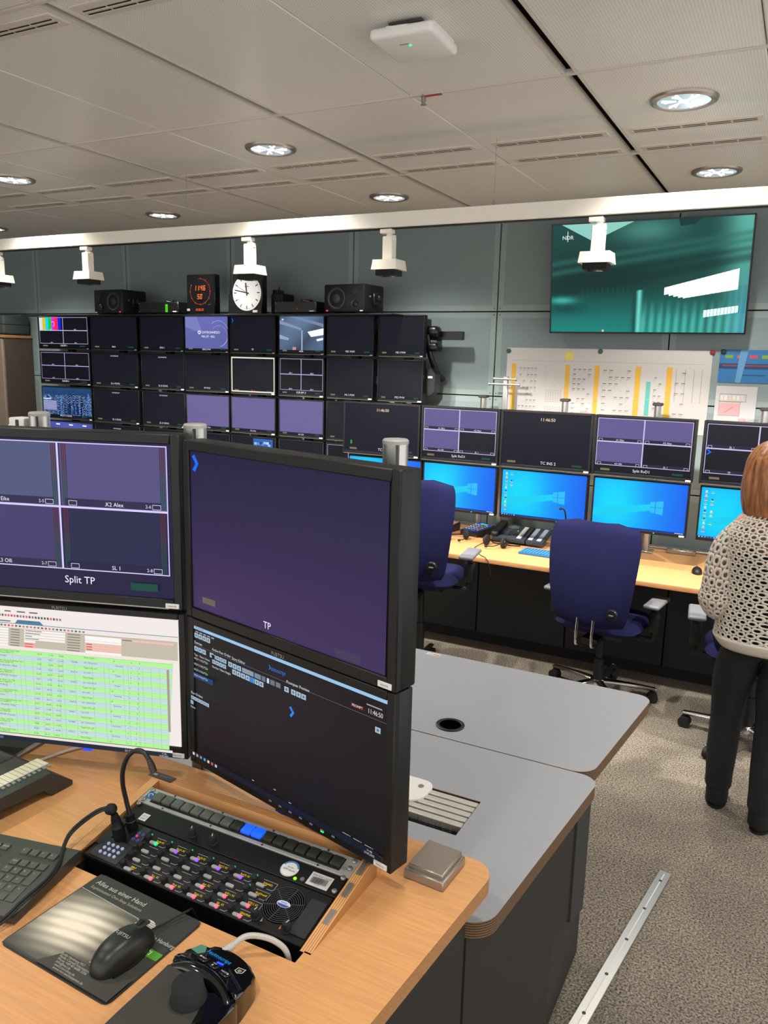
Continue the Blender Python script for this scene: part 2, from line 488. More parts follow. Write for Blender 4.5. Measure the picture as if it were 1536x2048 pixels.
# hanging light rail with spotlight heads
BY = 3.7
rail = thing('light_rail', 'long cream metal light rail hung below the ceiling on thin wires', 'rail', (0, BY, 2.585))
mb = MB().rbox(-7.4, 2.2, -.028, .028, 0, .072, .003, 1)
mb.box(-7.4, 2.2, -.012, .012, -.006, .001, 1)
mb.build('beam', ['white_metal', 'black_plastic'], rail)
for x in (-5.08, -3.228, -1.376, .47):
    MB().cyl((x, 0, .07), (x, 0, CEIL - 2.585), .0012, n=5).build('hanging_wire', 'steel', rail)
    MB().cyl((x, 0, .07), (x, 0, .10), .006, .003, n=8).build('wire_clamp', 'steel', rail)
def spot_head():
    t = thing('spotlight', '', 'spotlight')
    a = MB().rbox(-.045, .02, -.022, .022, -.022, .0, .003, 1); a.cyl((0, 0, -.02), (0, 0, -.05), .016, n=12)
    a.rbox(.015, .032, -.012, .012, -.055, -.03, .002, 1); a.build('adapter', 'white_metal', t)
    MB().rbox(-.028, .028, -.024, .024, -.155, -.035, .004, 1).build('driver_box', 'white_metal', t)
    h = MB()
    p0 = rounded(-.066, .066, -.055, .055, .004, 2); p1 = rounded(-.072, .072, -.062, .062, .004, 2)
    n = len(p0)
    h.add([(x, y, -.15) for x, y in p0] + [(x, y, -.198) for x, y in p1],
          [tuple(range(n)), tuple(range(n, 2 * n))[::-1]] + [(i, n + i, n + (i + 1) % n, (i + 1) % n) for i in range(n)])
    h.build('lamp_head', 'white_metal', t)
    l = MB()
    for s_ in (-1, 1):
        l.box(s_ * .05 - .003, s_ * .05 + .003, -.045, .045, -.226, -.197); l.box(-.05, .05, s_ * .045 - .003, s_ * .045 + .003, -.226, -.197)
    l.build('louvre', 'matte_black', t)
    MB().lathe([(.038, -.199), (.03, -.206), (.0001, -.209)], 16).build('lens', MATS['lamp_glow'], t)
    return t
spot_x = [(-4.86, 'spotlight head on the cream rail above the tall brown cabinet'),
          (-4.03, 'spotlight head on the cream rail over the left loudspeaker'),
          (-2.785, 'spotlight head on the cream rail in front of the white analogue clock'),
          (-1.92, 'spotlight head on the cream rail over the right loudspeaker'),
          (-.877, 'spotlight head on the cream rail in front of the big green television'),
          (.35, 'spotlight head on the cream rail right of the big television')]
sp0 = spot_head()
for i, (x, lb) in enumerate(spot_x):
    t = sp0 if i == 0 else copy_tree(sp0)
    t.location = (x, BY, 2.58); t['label'] = lb; t['group'] = 'spotlight heads on the hanging rail'
    ld = bpy.data.lights.new('spot_beam', 'SPOT'); ld.energy = SPOT_W; ld.color = SPOT_COL
    ld.spot_size = R(88); ld.spot_blend = .3; ld.shadow_soft_size = .03
    lo = bpy.data.objects.new('spot_beam', ld); col.objects.link(lo); lo.parent = t; lo.location = (0, 0, -.235)
    lo.rotation_euler = (R(33), 0, 0)

# wireless access point, sprinkler, detector
ap = thing('access_point', 'white wireless access point box with green light on the ceiling', 'access point', (-1.2, 2.45, CEIL), R(2))
b = MB()
b.rbox(-.105, .105, -.11, .11, -.045, -.012, .012, 3); b.build('case', 'white_plastic', ap)
b = MB(); b.rbox(-.09, .095, -.075, .1, -.014, .0, .003, 1); b.build('mounting_plate', 'white_plastic', ap)
b = MB(); b.tube(spline([(-.075, .06, -.004), (-.06, -.085, -.012), (-.02, -.108, -.018), (.03, -.1, -.016), (.05, -.07, -.006)]), .004, 6); b.build('cable', 'white_plastic', ap)
b = MB(); b.rbox(-.04, .07, -.108, -.09, -.012, -.004, .001, 1); b.build('terminal', 'dark_grey', ap)
b = MB(); b.rbox(-.03, -.0, -.045, -.041, -.0465, -.044, .0004, 1); b.build('print_line', 'steel', ap)
mat('led_green', '20ff70', .3, emit='30ff80', estr=1.5); mat('led_red', 'ff2040', .3, emit='ff2850', estr=1.5); mat('led_blue', '1030ff', .3, emit='2040ff', estr=2.)
MB().lathe([(.005, -.045), (.004, -.0475), (.0001, -.048)], 10, M=T(.0, -.03, 0)).build('status_light', 'led_green', ap)
sp = thing('sprinkler', 'small pendent fire sprinkler on the ceiling rail with red tag', 'sprinkler', (-1.425, 3.006, CEIL))
MB().lathe([(.014, .0), (.014, -.006), (.006, -.008), (.006, -.03), (.012, -.034), (.012, -.036), (.0001, -.037)], 12).build('nozzle', 'steel', sp)
b = MB(); b.tube([(-.008, 0, -.008), (-.01, 0, -.02), (-.004, 0, -.033)], .0015, 5); b.tube([(.008, 0, -.008), (.01, 0, -.02), (.004, 0, -.033)], .0015, 5); b.build('yoke', 'steel', sp)
MB().box(.005, .075, -.006, .006, -.007, -.0045).build('tag', mat('red_tag', 'b01d24', .5), sp)
dt = thing('smoke_detector', 'small white round detector on the ceiling panel', 'detector', (-.565, 2.36, CEIL))
MB().lathe([(.035, 0), (.034, -.008), (.024, -.014), (.022, -.026), (.014, -.032), (.0001, -.033)], 20).build('cover', 'white_plastic', dt)
MB().lathe([(.0245, -.0145), (.0255, -.018), (.0245, -.0215)], 20).build('vent_ring', 'steel', dt)

# metal floor strip
fs_ = thing('floor_strip', 'flat aluminium strip with screw holes lying on the grey carpet', 'strip', (-.27, 2.989, 0))
d = Vector((-.391 + .27, 2.10 - 2.989, 0)); ang = math.degrees(math.atan2(d.y, d.x))
M = RZ(ang)
MB().rbox(0, 1.75, -.0235, .0235, 0, .006, .0015, 1, M=M).build('bar', 'aluminium', fs_)
MB().box(.02, 1.73, -.0015, .0015, .0058, .0066, M=M).build('ridge', 'label_white', fs_)
sm_ = MB().cyl((0, 0, .004), (0, 0, .0072), .006, n=10).mesh('screw', 'dark_grey')
for k in range(9): put('screw', sm_, fs_, M @ T(.07 + .195 * k, 0, 0))

# dark fitting at the ceiling beside the front vents
cbx = thing('ceiling_box', 'dark flat box fixed to the ceiling beside the front air vents', 'box', (-2.52, 1.55, CEIL))
MB().rbox(-.22, .24, -.16, .13, -.07, 0, .008, 2).build('case', mat('box_dark', '1d2a2a', .4), cbx)
MB().rbox(-.2, .22, -.14, .11, -.074, -.069, .002, 1).build('cover', 'black_satin', cbx)

# ================================================================ monitors
def monitor(name, label, w_, h_, pic, loc, rz=0., bez=(.012, .012, .012, .02), depth=.045, group=None, sticker=True, led=None, strip=True, badge=None, body='black_plastic', arm=None, buttons=False, cat='monitor'):
    """loc: bottom centre of the front face; bez: left, right, top, bottom; pic: a Pic sized to the opening."""
    t = thing(name, label, cat, loc, rz, group)
    l, r, tp, bt = bez
    MB().rbox(-w_ / 2, w_ / 2, .006, depth, 0, h_, .004, 2).build('housing', body, t)
    b = MB()
    x0, x1, z0, z1 = -w_ / 2, w_ / 2, 0, h_
    for a in ((x0, x0 + l, z0, z1), (x1 - r, x1, z0, z1), (x0 + l, x1 - r, z1 - tp, z1), (x0 + l, x1 - r, z0, z0 + bt)):
        b.rbox(a[0], a[1], -.002, .012, a[2], a[3], .002, 1)
    b.build('bezel', body, t)
    if pic: pic.build('screen', t, T(-w_ / 2 + l, .003, bt))
    if strip: MB().box(x0 + .008, x1 - .03, -.0032, -.001, .0015, .0040).build('trim_line', 'steel', t)
    if sticker:
        sw = .03 if h_ > .3 else .022
        MB().rbox(x1 - sw - .008, x1 - .008, -.0035, -.001, .003, .003 + sw * .36, .0008, 1).build('sticker', 'label_white', t)
        p = Pic(sw * .7, sw * .12); p.text('MONITOR', .5, .95, .8, '444444', 'c', sx=.9); p.build('sticker_print', t, T(x1 - .008 - sw * .85, -.0037, .003 + sw * .12), PRINT)
    if badge:
        p = Pic(.05, .009); p.text(badge, .5, .95, .8, '8a8a88', 'c'); p.build('badge', t, T(-.025, -.0035, h_ - tp * .5 - .0045), PRINT)
    if buttons:
        p = Pic(.2, .006)
        for k in range(7): p.rect(k / 7 + .02, .2, k / 7 + .06, .8, '8d8d8d')
        tag(p.build('button_marks', t, T(-.03, -.0035, bt * .45), PRINT), kind='stuff')
    if led:
        MB().box(led[0] - .0035, led[0] + .0035, -.0035, -.001, .009, .0115).build('status_light', 'led_green', t)
    if arm:
        MB().rbox(-.05, .05, depth - .002, depth + .02, h_ / 2 - .05, h_ / 2 + .05, .003, 1).build('mount_plate', 'dark_grey', t)
        MB().rbox(-.02, .02, depth + .015, depth + arm, h_ / 2 - .02, h_ / 2 + .02, .004, 1).build('support_arm', 'dark_grey', t)
    return t

def marks(p, cap, size=.05, capc='f0f0f8', x=.5, y=.965, pads=True):
    if pads:
        p.rect(.07, .93, .17, .97, '7d7455'); p.rect(.82, .93, .93, .97, '0f4a3c')
    p.text(cap, x, y, size, capc, 'c')
DARK = '12141f'
def p_dark(w_, h_, cap, capc='f0f0f8', tc=None, bg=DARK, chev=False, frame=None):
    p = Pic(w_, h_, bg)
    marks(p, cap, .05, capc)
    if tc: p.text(tc, .5, .09, .035, 'e8e8f0', 'c')
    if chev:
        p.poly([(.02, .05), (.035, .05), (.06, .11), (.035, .17), (.02, .17), (.042, .11)], '0a6cff')
    if frame: p.frame(0, 0, 1, 1, .035, frame)
    return p
def p_split(w_, h_, cap, quads, names, line='c8c0ee', capsize=.055, nsize=.035, bot=.88, bg='0c0d18', box=False):
    p = Pic(w_, h_, bg)
    q = [(.01, .01, .5, bot / 2), (.5, .01, .99, bot / 2), (.01, bot / 2, .5, bot), (.5, bot / 2, .99, bot)]
    for (x0, y0, x1, y1), c, n in zip(q, quads, names):
        if c == 'bars':
            cs = ['c8c8c8', 'c0b020', '10c0c8', '10b040', 'd020c0', 'e02040', '1020d0']
            for k, cc in enumerate(cs): p.rect(x0 + (x1 - x0) * k / 7.6, y0, x0 + (x1 - x0) * (k + 1) / 7.6, y1 - .015, cc, 1.3)
            p.ring(x0 + (x1 - x0) * .58, (y0 + y1) / 2, .07, .085, 'f4d8f0', -90, 130)
        else:
            p.rect(x0, y0, x1, y1, c)
            if box:
                p.rect(x0, y1 - .065, x1, y1, '23233c')
        p.text(n, (x0 + x1) / 2, y1 - .018, nsize, 'f0f0fa', 'c')
        if box:
            for bx in (x0 + .02, x1 - .06): p.frame(bx, y1 - .05, bx + .04, y1 - .006, .005, 'e0e0f0')
    for (x0, y0, x1, y1) in q: p.frame(x0, y0, x1, y1, .011, line)
    marks(p, cap, capsize)
    return p
LAV = '635a90'
def p_wallpaper(w_, h_, icons=0, bar=True):
    p = Pic(w_, h_)
    def f(u, v):
        a = math.exp(-((u - .22) ** 2 / .09 + (v - .5) ** 2 / .5))
        b = max(0., u - .45) / .55
        top = S('06dcff'); mid = S('0a9cff'); dk = S('1466f2')
        c = [mid[i] * (1 - a) + top[i] * a for i in range(3)]
        return tuple(c[i] * (1 - b) + dk[i] * b for i in range(3))
    p.paint(f, 24, 12)
    for (a, b, c, d) in ((.62, .66, .375, .395), (.685, .74, .36, .39)):
        pass
    L = [[(.62, .40), (.672, .385), (.672, .50), (.62, .50)], [(.68, .383), (.76, .362), (.76, .50), (.68, .50)],
         [(.62, .51), (.672, .51), (.672, .625), (.62, .61)], [(.68, .51), (.76, .51), (.76, .648), (.68, .627)]]
    p.poly([(0, .62), (.62, .45), (.62, .58), (0, .80)], '10d8fa', .93)
    for q in L: p.poly(q[::-1], '2cc0f8')
    ic = ['e8f0f4', 'f4d060', 'e86060', '70d080', 'f0f0f0', '3050a0', 'e0a040', '208050']
    for k in range(icons):
        x = .04 if k < 11 else .105; y = .06 + (k % 11) * .078
        if k >= 11 and k % 3 == 0: continue
        p.rect(x, y, x + .018, y + .032, ic[k % 8]); p.rect(x - .008, y + .04, x + .026, y + .048, 'd8f4fc')
    if bar:
        p.rect(0, .965, 1, 1, '0b3d9c')
        for k in range(6): p.rect(.012 + k * .03, .974, .024 + k * .03, .992, ['ffffff', 'd8d8e8', 'e8c050', 'e05040', '40a0e0', 'f0f0f0'][k])
        p.rect(.9, .976, .99, .99, 'c8d8f0')
    return p

# ---- wall of monitors
cols = [(-6.409, -5.748), (-5.732, -5.168), (-5.135, -4.643), (-4.639, -4.170), (-4.162, -3.71), (-3.685, -3.258), (-3.241, -2.832), (-2.801, -2.425)]
rows = [(1.955, 2.252), (1.632, 1.936), (1.312, 1.612), (.99, 1.292)]
BZ = (.010, .010, .010, .016)
def city(w_, h_):
    p = Pic(w_, h_, '0a1226')
    rnd = random.Random(3)
    def f(u, v):
        g = rnd.random(); sky = v < .28
        if sky: return tuple(x * (.6 + .6 * (1 - v)) for x in S('20406c'))
        k = g ** 3
        return tuple(S('162c58')[i] * (1 - k) + S('86b4f0')[i] * k for i in range(3))
    p.paint(f, 34, 20, y1=.92)
    for k in range(26):
        x = rnd.uniform(.3, .97); y = rnd.uniform(.1, .6); a = rnd.uniform(.01, .03)
        p.rect(x, y, x + a, .9, ['1a3a78', '0e2044', '3c6cb8', '101828'][k % 4])
        for q in range(4): p.rect(x + a * .2, y + .04 + q * .08, x + a * .7, y + .055 + q * .08, ['a8d4ff', 'e8f2ff'][q % 2])
    p.rect(.03, .44, .32, .78, '8a90c4', .8)
    for q in range(6): p.rect(.04, .46 + q * .05, .30, .475 + q * .05, 'b8bce0')
    p.rect(.04, .37, .2, .41, 'd0d8f4')
    marks(p, 'BALTIC 10 ODNG', .05); return p
def chyron(w_, h_):
    p = Pic(w_, h_)
    p.paint(lambda u, v: tuple(S('6a6eb4')[i] * (1 - .25 * abs(u - .55)) * (1.05 - .2 * v) for i in range(3)), 10, 6)
    p.poly([(0, 0), (.28, .0), (.42, .5), (0, .3)], '7c80c0'); p.poly([(0, .3), (.42, .5), (.2, .95), (0, .95)], '6468ac')
    p.ring(.78, .5, .38, .39, 'b8bce8', -75, 130); p.ring(.8, .56, .30, .308, 'b0b4e0', -90, 140)
    p.ring(.335, .46, .03, .055, 'ffffff'); p.text('CHYRONHEGO', .39, .49, .07, 'ffffff'); p.text('MIX (ST - BG)', .54, .61, .06, 'ffffff', 'c')
    p.rect(0, .94, 1, 1, '141420'); marks(p, 'ZMO2 PVW', .045, y=.99); return p
def studio(w_, h_):
    p = Pic(w_, h_)
    p.paint(lambda u, v: tuple(a * (.5 + .7 * abs(math.sin(3 * u + 2 * v))) * (1.1 - .4 * v) for a in S('5b6f8e')), 16, 10)
    p.poly([(.0, .1), (.5, .32), (.5, .38), (.0, .2)], '8296b4'); p.poly([(.2, 0), (.9, .25), (1, .3), (1, .2), (.4, 0)], '7688a6')
    p.poly([(.64, .42), (1, .32), (1, .5), (.72, .56)], 'f0f4ff', 1.3); p.poly([(.84, .62), (.99, .58), (.99, .64), (.86, .68)], 'e0e8fc', 1.2)
    p.rect(.5, .38, .53, .93, '9cb0c8'); p.poly([(0, .5), (.22, .6), (.2, .66), (0, .62)], '96a8c4'); p.rect(.3, .85, .38, .93, 'c89098')
    p.rect(.05, .06, .09, .1, 'e8e8f0'); p.rect(0, .93, 1, 1, '141420'); marks(p, 'NDR', .045, y=.985); return p
def blue_room(w_, h_):
    p = Pic(w_, h_)
    p.paint(lambda u, v: tuple(x * (.7 + .6 * math.exp(-((u - .3) ** 2 + (u - .8) ** 2) * 2)) for x in S('4c54a8')), 12, 6)
    for x in (.25, .52, .8): p.rect(x, .06, x + .08, .1, 'e8ecff', 1.2)
    marks(p, 'BALTIC 11'); return p
def screen_for(c, r, w_, h_):
    tcz = 'LIVE 00:00:00:00'
    G = [
        [lambda: p_split(w_, h_, 'SUB BM 1', ['bars', '10131d', '10131d', '10131d'], ['BM 1', 'BM 2', 'BM 3', 'BM 4'], 'ccc4f0'),
         lambda: p_dark(w_, h_, 'Black'), lambda: p_dark(w_, h_, 'ZNG 1'), lambda: chyron(w_, h_), lambda: p_dark(w_, h_, 'TP', chev=True),
         lambda: studio(w_, h_), lambda: p_dark(w_, h_, 'MS1 PGM'), lambda: p_dark(w_, h_, 'MS1 PVW')],
        [lambda: p_split(w_, h_, 'SUB BM 2', ['0d0f18'] * 4, ['BM 5', 'BM 6', 'BM 7', 'BM 8'], 'b8b0e4'),
         lambda: p_dark(w_, h_, 'ZL A ODNG', tc=tcz), lambda: p_dark(w_, h_, 'ZL B ODNG', tc=tcz), lambda: p_dark(w_, h_, 'PP PVW'),
         lambda: p_dark(w_, h_, 'SL 1', 'ff3030', frame='f4ecdc'), lambda: p_split(w_, h_, 'SUB BM 3', ['0b0c14'] * 4, ['BM 1', 'BM 2', 'BM 3', 'BM 4'], 'b8b0e4'),
         lambda: p_dark(w_, h_, 'MS 2 PGM'), lambda: p_dark(w_, h_, 'MS2 PVW')],
        [lambda: city(w_, h_), lambda: p_dark(w_, h_, 'ZL C ODNG', tc=tcz), lambda: p_dark(w_, h_, 'ZL D ODNG', tc=tcz),
         lambda: p_lav(w_, h_, 'A1 Eike'), lambda: p_lav(w_, h_, 'A2 Alex'), lambda: p_lav(w_, h_, 'A3 Olli'),
         lambda: p_dark(w_, h_, 'MS 3 PGM'), lambda: p_dark(w_, h_, 'MS3 PVW')],
        [lambda: blue_room(w_, h_), lambda: p_dark(w_, h_, 'ZL E', tc=tcz), lambda: p_dark(w_, h_, 'ZL F', tc=tcz), lambda: p_dark(w_, h_, 'AUX'),
         lambda: p_machine(w_, h_), lambda: p_dark(w_, h_, 'AUX 2'), lambda: p_split(w_, h_, 'SUB BM 4', ['0b0c14'] * 4, [' '] * 4, 'b8b0e4'), lambda: p_dark(w_, h_, 'AUX 3')]]
    return G[r][c]()
def p_lav(w_, h_, cap):
    p = Pic(w_, h_, DARK); p.rect(0, 0, 1, .915, '6d6399'); marks(p, cap, .045, y=.985); return p
def p_machine(w_, h_):
    p = Pic(w_, h_, DARK); rnd = random.Random(5)
    p.rect(.5, .02, .95, .5, '2f66b8')
    for k in range(22):
        x, y = rnd.uniform(.52, .88), rnd.uniform(.05, .42); p.rect(x, y, x + .06, y + .07, ['9cc4f4', '1c3c80', '5c94dc', 'c8dcf4'][k % 4])
    marks(p, 'KAM 5'); return p
names = [['with colour bars in one of four split fields', 'captioned Black between the colour-bar split and ZNG 1', 'captioned ZNG 1 under the green counter', 'with a lavender title card', 'captioned TP with a blue chevron', 'with a grey studio picture', 'captioned MS1 PGM under the right loudspeaker', 'captioned MS1 PVW'],
         ['with an empty four-way split under the colour bars', 'captioned ZL A ODNG', 'captioned ZL B ODNG', 'captioned PP PVW', 'framed in cream with red caption SL 1', 'with an empty four-way split under the grey studio picture', 'captioned MS 2 PGM', 'captioned MS2 PVW'],
         ['with a blue city skyline at night', 'captioned ZL C ODNG', 'captioned ZL D ODNG', 'all lavender, under PP PVW', 'all lavender, under the cream-framed screen', 'all lavender, under an empty four-way split', 'mostly hidden under MS 2 PGM', 'hidden behind the desk screens under MS2 PVW'],
         ['with a violet room picture under the city skyline', 'black, under ZL C ODNG', 'black, under ZL D ODNG', 'black, bottom row under the leftmost lavender screen', 'black with a blue machine picture', 'black, bottom row under the rightmost lavender screen', 'with a white split outline in the bottom row', 'black, last of the bottom row']]
for c, (x0, x1) in enumerate(cols):
    for r, (z0, z1) in enumerate(rows):
        w_, h_ = x1 - x0 - .004, z1 - z0
        pw, ph = w_ - .02, h_ - .026
        cream = (c == 4 and r == 1)
        t = monitor('wall_monitor', 'wall-mounted monitor ' + names[r][c], w_, h_, screen_for(c, r, pw, ph), ((x0 + x1) / 2, 5.25, z0), 0, BZ, .05, 'monitors on the wall rack', sticker=True, strip=True)
# rack behind them, and the shelf on top
rk = thing('monitor_rack', 'black metal wall rack with shelf and arms carrying the wall of monitors', 'rack', (0, 5.3, 0))
MB().rbox(-6.40, -2.60, -.23, .2, 2.238, 2.25, .002, 1, M=T(0, 0, .004)).build('shelf', 'black_plastic', rk)
for x in (-6.1, -5.45, -4.9, -4.4, -3.93, -3.47, -3.04, -2.6):
    MB().rbox(x - .03, x + .03, .04, .09, .95, 2.23, .003, 1).build('upright', 'black_plastic', rk)
for z in (2.1, 1.78, 1.46, 1.14):
    MB().rbox(-6.2, -2.5, .0, .04, z - .03, z + .03, .003, 1).build('crossbar', 'black_plastic', rk)
for x in (-6.1, -4.4, -2.6): MB().cyl((x, .08, 1.6), (x, .245, 1.6), .03, n=12).build('wall_spacer', 'black_plastic', rk)
b = MB(); b.rbox(-2.47, -2.2, .11, .15, 2.085, 2.145, .003, 1); b.build('wall_bar', 'black_satin', rk)
b = MB(); b.rbox(-2.5, -2.44, -.02, .1, 2.12, 2.23, .006, 1); b.rbox(-2.47, -2.36, .02, .12, 2.10, 2.18, .03, 3); b.build('arm_joint', 'black_satin', rk)
b = MB(); b.tube([(-2.44, .02, 2.12), (-2.43, .06, 1.98), (-2.39, .1, 1.85), (-2.36, .16, 1.80)], .022, 10); b.build('swing_arm', 'black_satin', rk)
b = MB(); b.rbox(-2.47, -2.36, .02, .14, 2.0, 2.06, .02, 3); b.build('arm_joint', 'black_satin', rk)
b = MB(); b.prism([(-2.46, 1.72), (-2.40, 1.685), (-2.36, 1.71), (-2.355, 1.84), (-2.39, 1.88), (-2.45, 1.86)], -.1, -.0, M=Matrix(((1, 0, 0, 0), (0, 0, 1, .1), (0, 1, 0, 0), (0, 0, 0, 1)))); b.build('arm_joint', 'black_satin', rk)
MB().box(-2.41, -2.375, -.003, .002, 1.81, 1.825).build('clip', 'label_white', rk)
for z in (2.1, 1.8):
    MB().cyl((-2.44, .08, z), (-2.44, .25, z), .02, n=10).build('wall_spacer', 'black_satin', rk)

# ---- two rows of monitors above the far desk
fx = [(-2.861, -2.263), (-2.253, -1.702), (-1.692, -1.106), (-1.096, -.513), (-.478, .105), (.125, .70)]
FB = (.014, .014, .014, .022)
def p_tc(w_, h_, cap, zero=False):
    p = Pic(w_, h_, '0b0d20'); marks(p, cap, .055, x=.55); p.text('11:46:50', .52, .14, .06, 'ffe9b8', 'c')
    if zero: p.text('0', .09, .86, .085, '20f060', 'c', sx=.8)
    return p
def p_rvd(w_, h_, dark=False):
    q = [LAV, LAV, LAV, '0b0c18'] if not dark else ['15121f', '15121f', '0c0c16', 'e0d8f4']
    n = ['A1 Eike', 'A2 Alex', 'A3 Olli', 'SL 1'] if not dark else ['ZL 1', 'ZL 2', 'TP', 'SL 1']
    p = p_split(w_, h_, 'Split RvD1', q, n, 'd0c4f0', .05, .032, .87, '0c0c1c', True)
    if dark: p.poly([(.02, .46), (.04, .46), (.07, .50), (.04, .545), (.02, .545), (.047, .50)], '0a6cff')
    return p
fl = ['black timecode monitor TC INS 1 with green zero, beside the wall of monitors', 'monitor with lavender and black split between the two timecode screens', 'black timecode monitor TC INS 2 in front of the long wall plan',
      'monitor with lavender and black split over the desktop behind the middle chair', 'monitor with four dark split fields and blue chevron beside the woman', 'monitor with four dark split fields at the end of the far desk row']
ll = ['blue desktop monitor under TC INS 1, mostly hidden', 'blue desktop monitor above the small control boxes', 'blue desktop monitor with icons above the desk telephone', 'blue desktop monitor without icons behind the middle chair', 'blue desktop monitor with icons beside the woman', 'blue desktop monitor at the end of the far desk']
for i, (x0, x1) in enumerate(fx):
    w_ = x1 - x0; cx = (x0 + x1) / 2
    pw, ph = w_ - .028, .365 - .036
    pic = [lambda: p_tc(pw, ph, 'TC INS 1', True), lambda: p_rvd(pw, ph), lambda: p_tc(pw, ph, 'TC INS 2'), lambda: p_rvd(pw, ph), lambda: p_rvd(pw, ph, True), lambda: p_rvd(pw, ph, True)][i]()
    monitor('desk_monitor', fl[i], w_, .365, pic, (cx, 4.87, 1.277), 0, FB, .05, 'upper monitors of the far desk', arm=.40)
    lw = w_ - .02; 
    monitor('desk_monitor', ll[i], lw, .325, p_wallpaper(lw - .02, .325 - .028, [0, 0, 16, 0, 20, 0][i]), (cx + (.0 if i else .02), 4.9, .94), 0, (.01, .01, .01, .018), .045, 'lower monitors of the far desk', arm=.37, led=(.1,), strip=False)
    pz = thing('monitor_post', '', 'post', (cx, 5.30, .74))
    pz['label'] = 'aluminium post on the far desk behind ' + ('the timecode screen with green zero', 'the split screen between two timecode screens', 'the timecode screen before the wall plan', 'the split screen over the middle chair', 'the dark split screen by the woman', 'the last screens of the desk')[i]; pz['group'] = 'posts of the far desk monitors'
    b = MB(); b.cyl((0, 0, .01), (0, 0, .955), .022, n=16); b.build('pole', 'aluminium', pz)
    MB().rbox(-.05, .05, -.05, .05, 0, .012, .003, 1).build('foot_plate', 'aluminium', pz)
    MB().rbox(-.03, .03, -.03, .03, .95, .968, .004, 1).build('cap', 'dark_grey', pz)
# grey headset hook stand behind the timecode screen
hk = thing('headset_hook', 'silver crossbar headset hook standing in front of the long wall plan', 'hook', (-1.842, 5.36, .74))
MB().rbox(-.018, .018, -.012, .012, 0, 1.10, .004, 1).build('pole', 'aluminium', hk)
for z, a, bq in ((1.045, -.105, .10), (1.082, -.072, .075)):
    b = MB(); b.cyl((a, -.02, z), (bq, -.02, z), .0075, n=10); b.lathe([(.011, 0), (.011, .01), (.0001, .012)], 10, M=T(a, -.02, z) @ RY(-90)); b.lathe([(.011, 0), (.011, .01), (.0001, .012)], 10, M=T(bq, -.02, z) @ RY(90)); b.build('hook_bar', 'aluminium', hk)
MB().rbox(-.05, .05, -.04, .04, 0, .01, .002, 1).build('foot_plate', 'aluminium', hk)

# ---- big television on the wall
def tv_pic(w_, h_):
    p = Pic(w_, h_)
    def f(u, v):
        base = S('1b4a44'); c = list(base)
        def mixc(h, k):
            k = max(0., min(1., k)); d_ = S(h)
            for i in range(3): c[i] = c[i] * (1 - k) + d_[i] * k
        mixc('102f2c', 1.15 * math.exp(-((u - .22) ** 2 / .12 + (v - .48) ** 2 / .07)))
        mixc('1a9188', (v - .62) * 2.0 * (1 if u < .8 else .6))
        mixc('5cb2a4', math.exp(-((u - .98) ** 2 / .008)) * (1 - .5 * v)); mixc('4f9488', .7 * math.exp(-((u - .5) ** 2 / .02 + (v - .08) ** 2 / .01)))
        for k, (a0, b0) in enumerate(((.52, -.25), (.60, -.27), (.66, -.30), (.36, -.22), (.45, -.25))):
            dv = v - (a0 + b0 * u); mixc('0c332f' if k < 3 else '2c6a62', .6 * math.exp(-dv * dv / .0007))
        if v > .70 and u > .46:
            s_ = .5 + .5 * math.sin(u * 150 + 2 * v); mixc('5fd8c4', .55 * s_ * min(1, (v - .70) * 5))
        if .58 < v < .82 and u > .15: mixc('0d5a56', .35 * (.5 + .5 * math.sin(u * 230)))
        mixc('0c4044', .8 * math.exp(-((u - .08) ** 2 / .012 + (v - .78) ** 2 / .003)))
        mixc('46c0b0', .8 * math.exp(-((u - .06) ** 2 / .004 + (v - .70) ** 2 / .0008)))
        mixc('3f94d8', max(0, u - .9) * 6 * max(0, v - .35))
        mixc('0b3f3c', .9 * math.exp(-((u - .455) ** 2 / .0002)) * (1 if v > .55 else 0))
        mixc('7ae6da', .9 * math.exp(-((u - .475) ** 2 / .0001)) * (1 if v > .62 else 0))
        return tuple(c)
    p.paint(f, 120, 66)
    p.poly([(.05, 0), (.43, 0), (.22, .16)], '8fd0c4')
    p.poly([(.65, 0.0), (.76, 0.0), (.73, .05), (.66, .06)], '123a38')
    nb = 15
    for k in range(nb):
        u0 = .60 + .355 * k / nb; u1 = u0 + .355 / nb * .96; q = k / nb
        a = .60 - .155 * q; bb = .66 + .06 * min(1, 4 * q) - .10 * q
        p.poly([(u0, a - .005), (u1, a - .016), (u1, bb - .008), (u0, bb)], 'f4ffff', 1.6)
    for k in range(10):
        u0 = .80 + .165 * k / 10; u1 = u0 + .0145
        p.poly([(u0, .80 - .04 * k / 10), (u1, .797 - .04 * k / 10), (u1, .86 - .045 * k / 10), (u0, .865 - .045 * k / 10)], 'd8fffa', 1.3)
    p.disc(.29, 1.0 - .012, .012, 'f0b0a8')
    p.text('NDR', .085, .135, .036, 'e8f4f2', 'c'); p.line(.084, .06, .084, .155, .006, 'e8f4f2')
    return p
tv = thing('television', 'big wall-mounted flat television showing a blurred green hall', 'television', (-.966, 5.45, 2.14))
Mt = RX(9)
w_, h_ = 1.225, .70
b = MB(); b.rbox(-w_ / 2, w_ / 2, .004, .05, 0, h_, .004, 1, M=Mt); b.build('housing', 'black_plastic', tv)
b = MB()
for a in ((-w_ / 2, -w_ / 2 + .009, 0, h_), (w_ / 2 - .009, w_ / 2, 0, h_), (-w_ / 2, w_ / 2, 0, .010), (-w_ / 2, w_ / 2, h_ - .009, h_)): b.box(a[0], a[1], -.002, .008, a[2], a[3], M=Mt)
b.build('bezel', 'black_satin', tv)
tv_pic(w_ - .018, h_ - .019).build('screen', tv, Mt @ T(-w_ / 2 + .009, .002, .010))
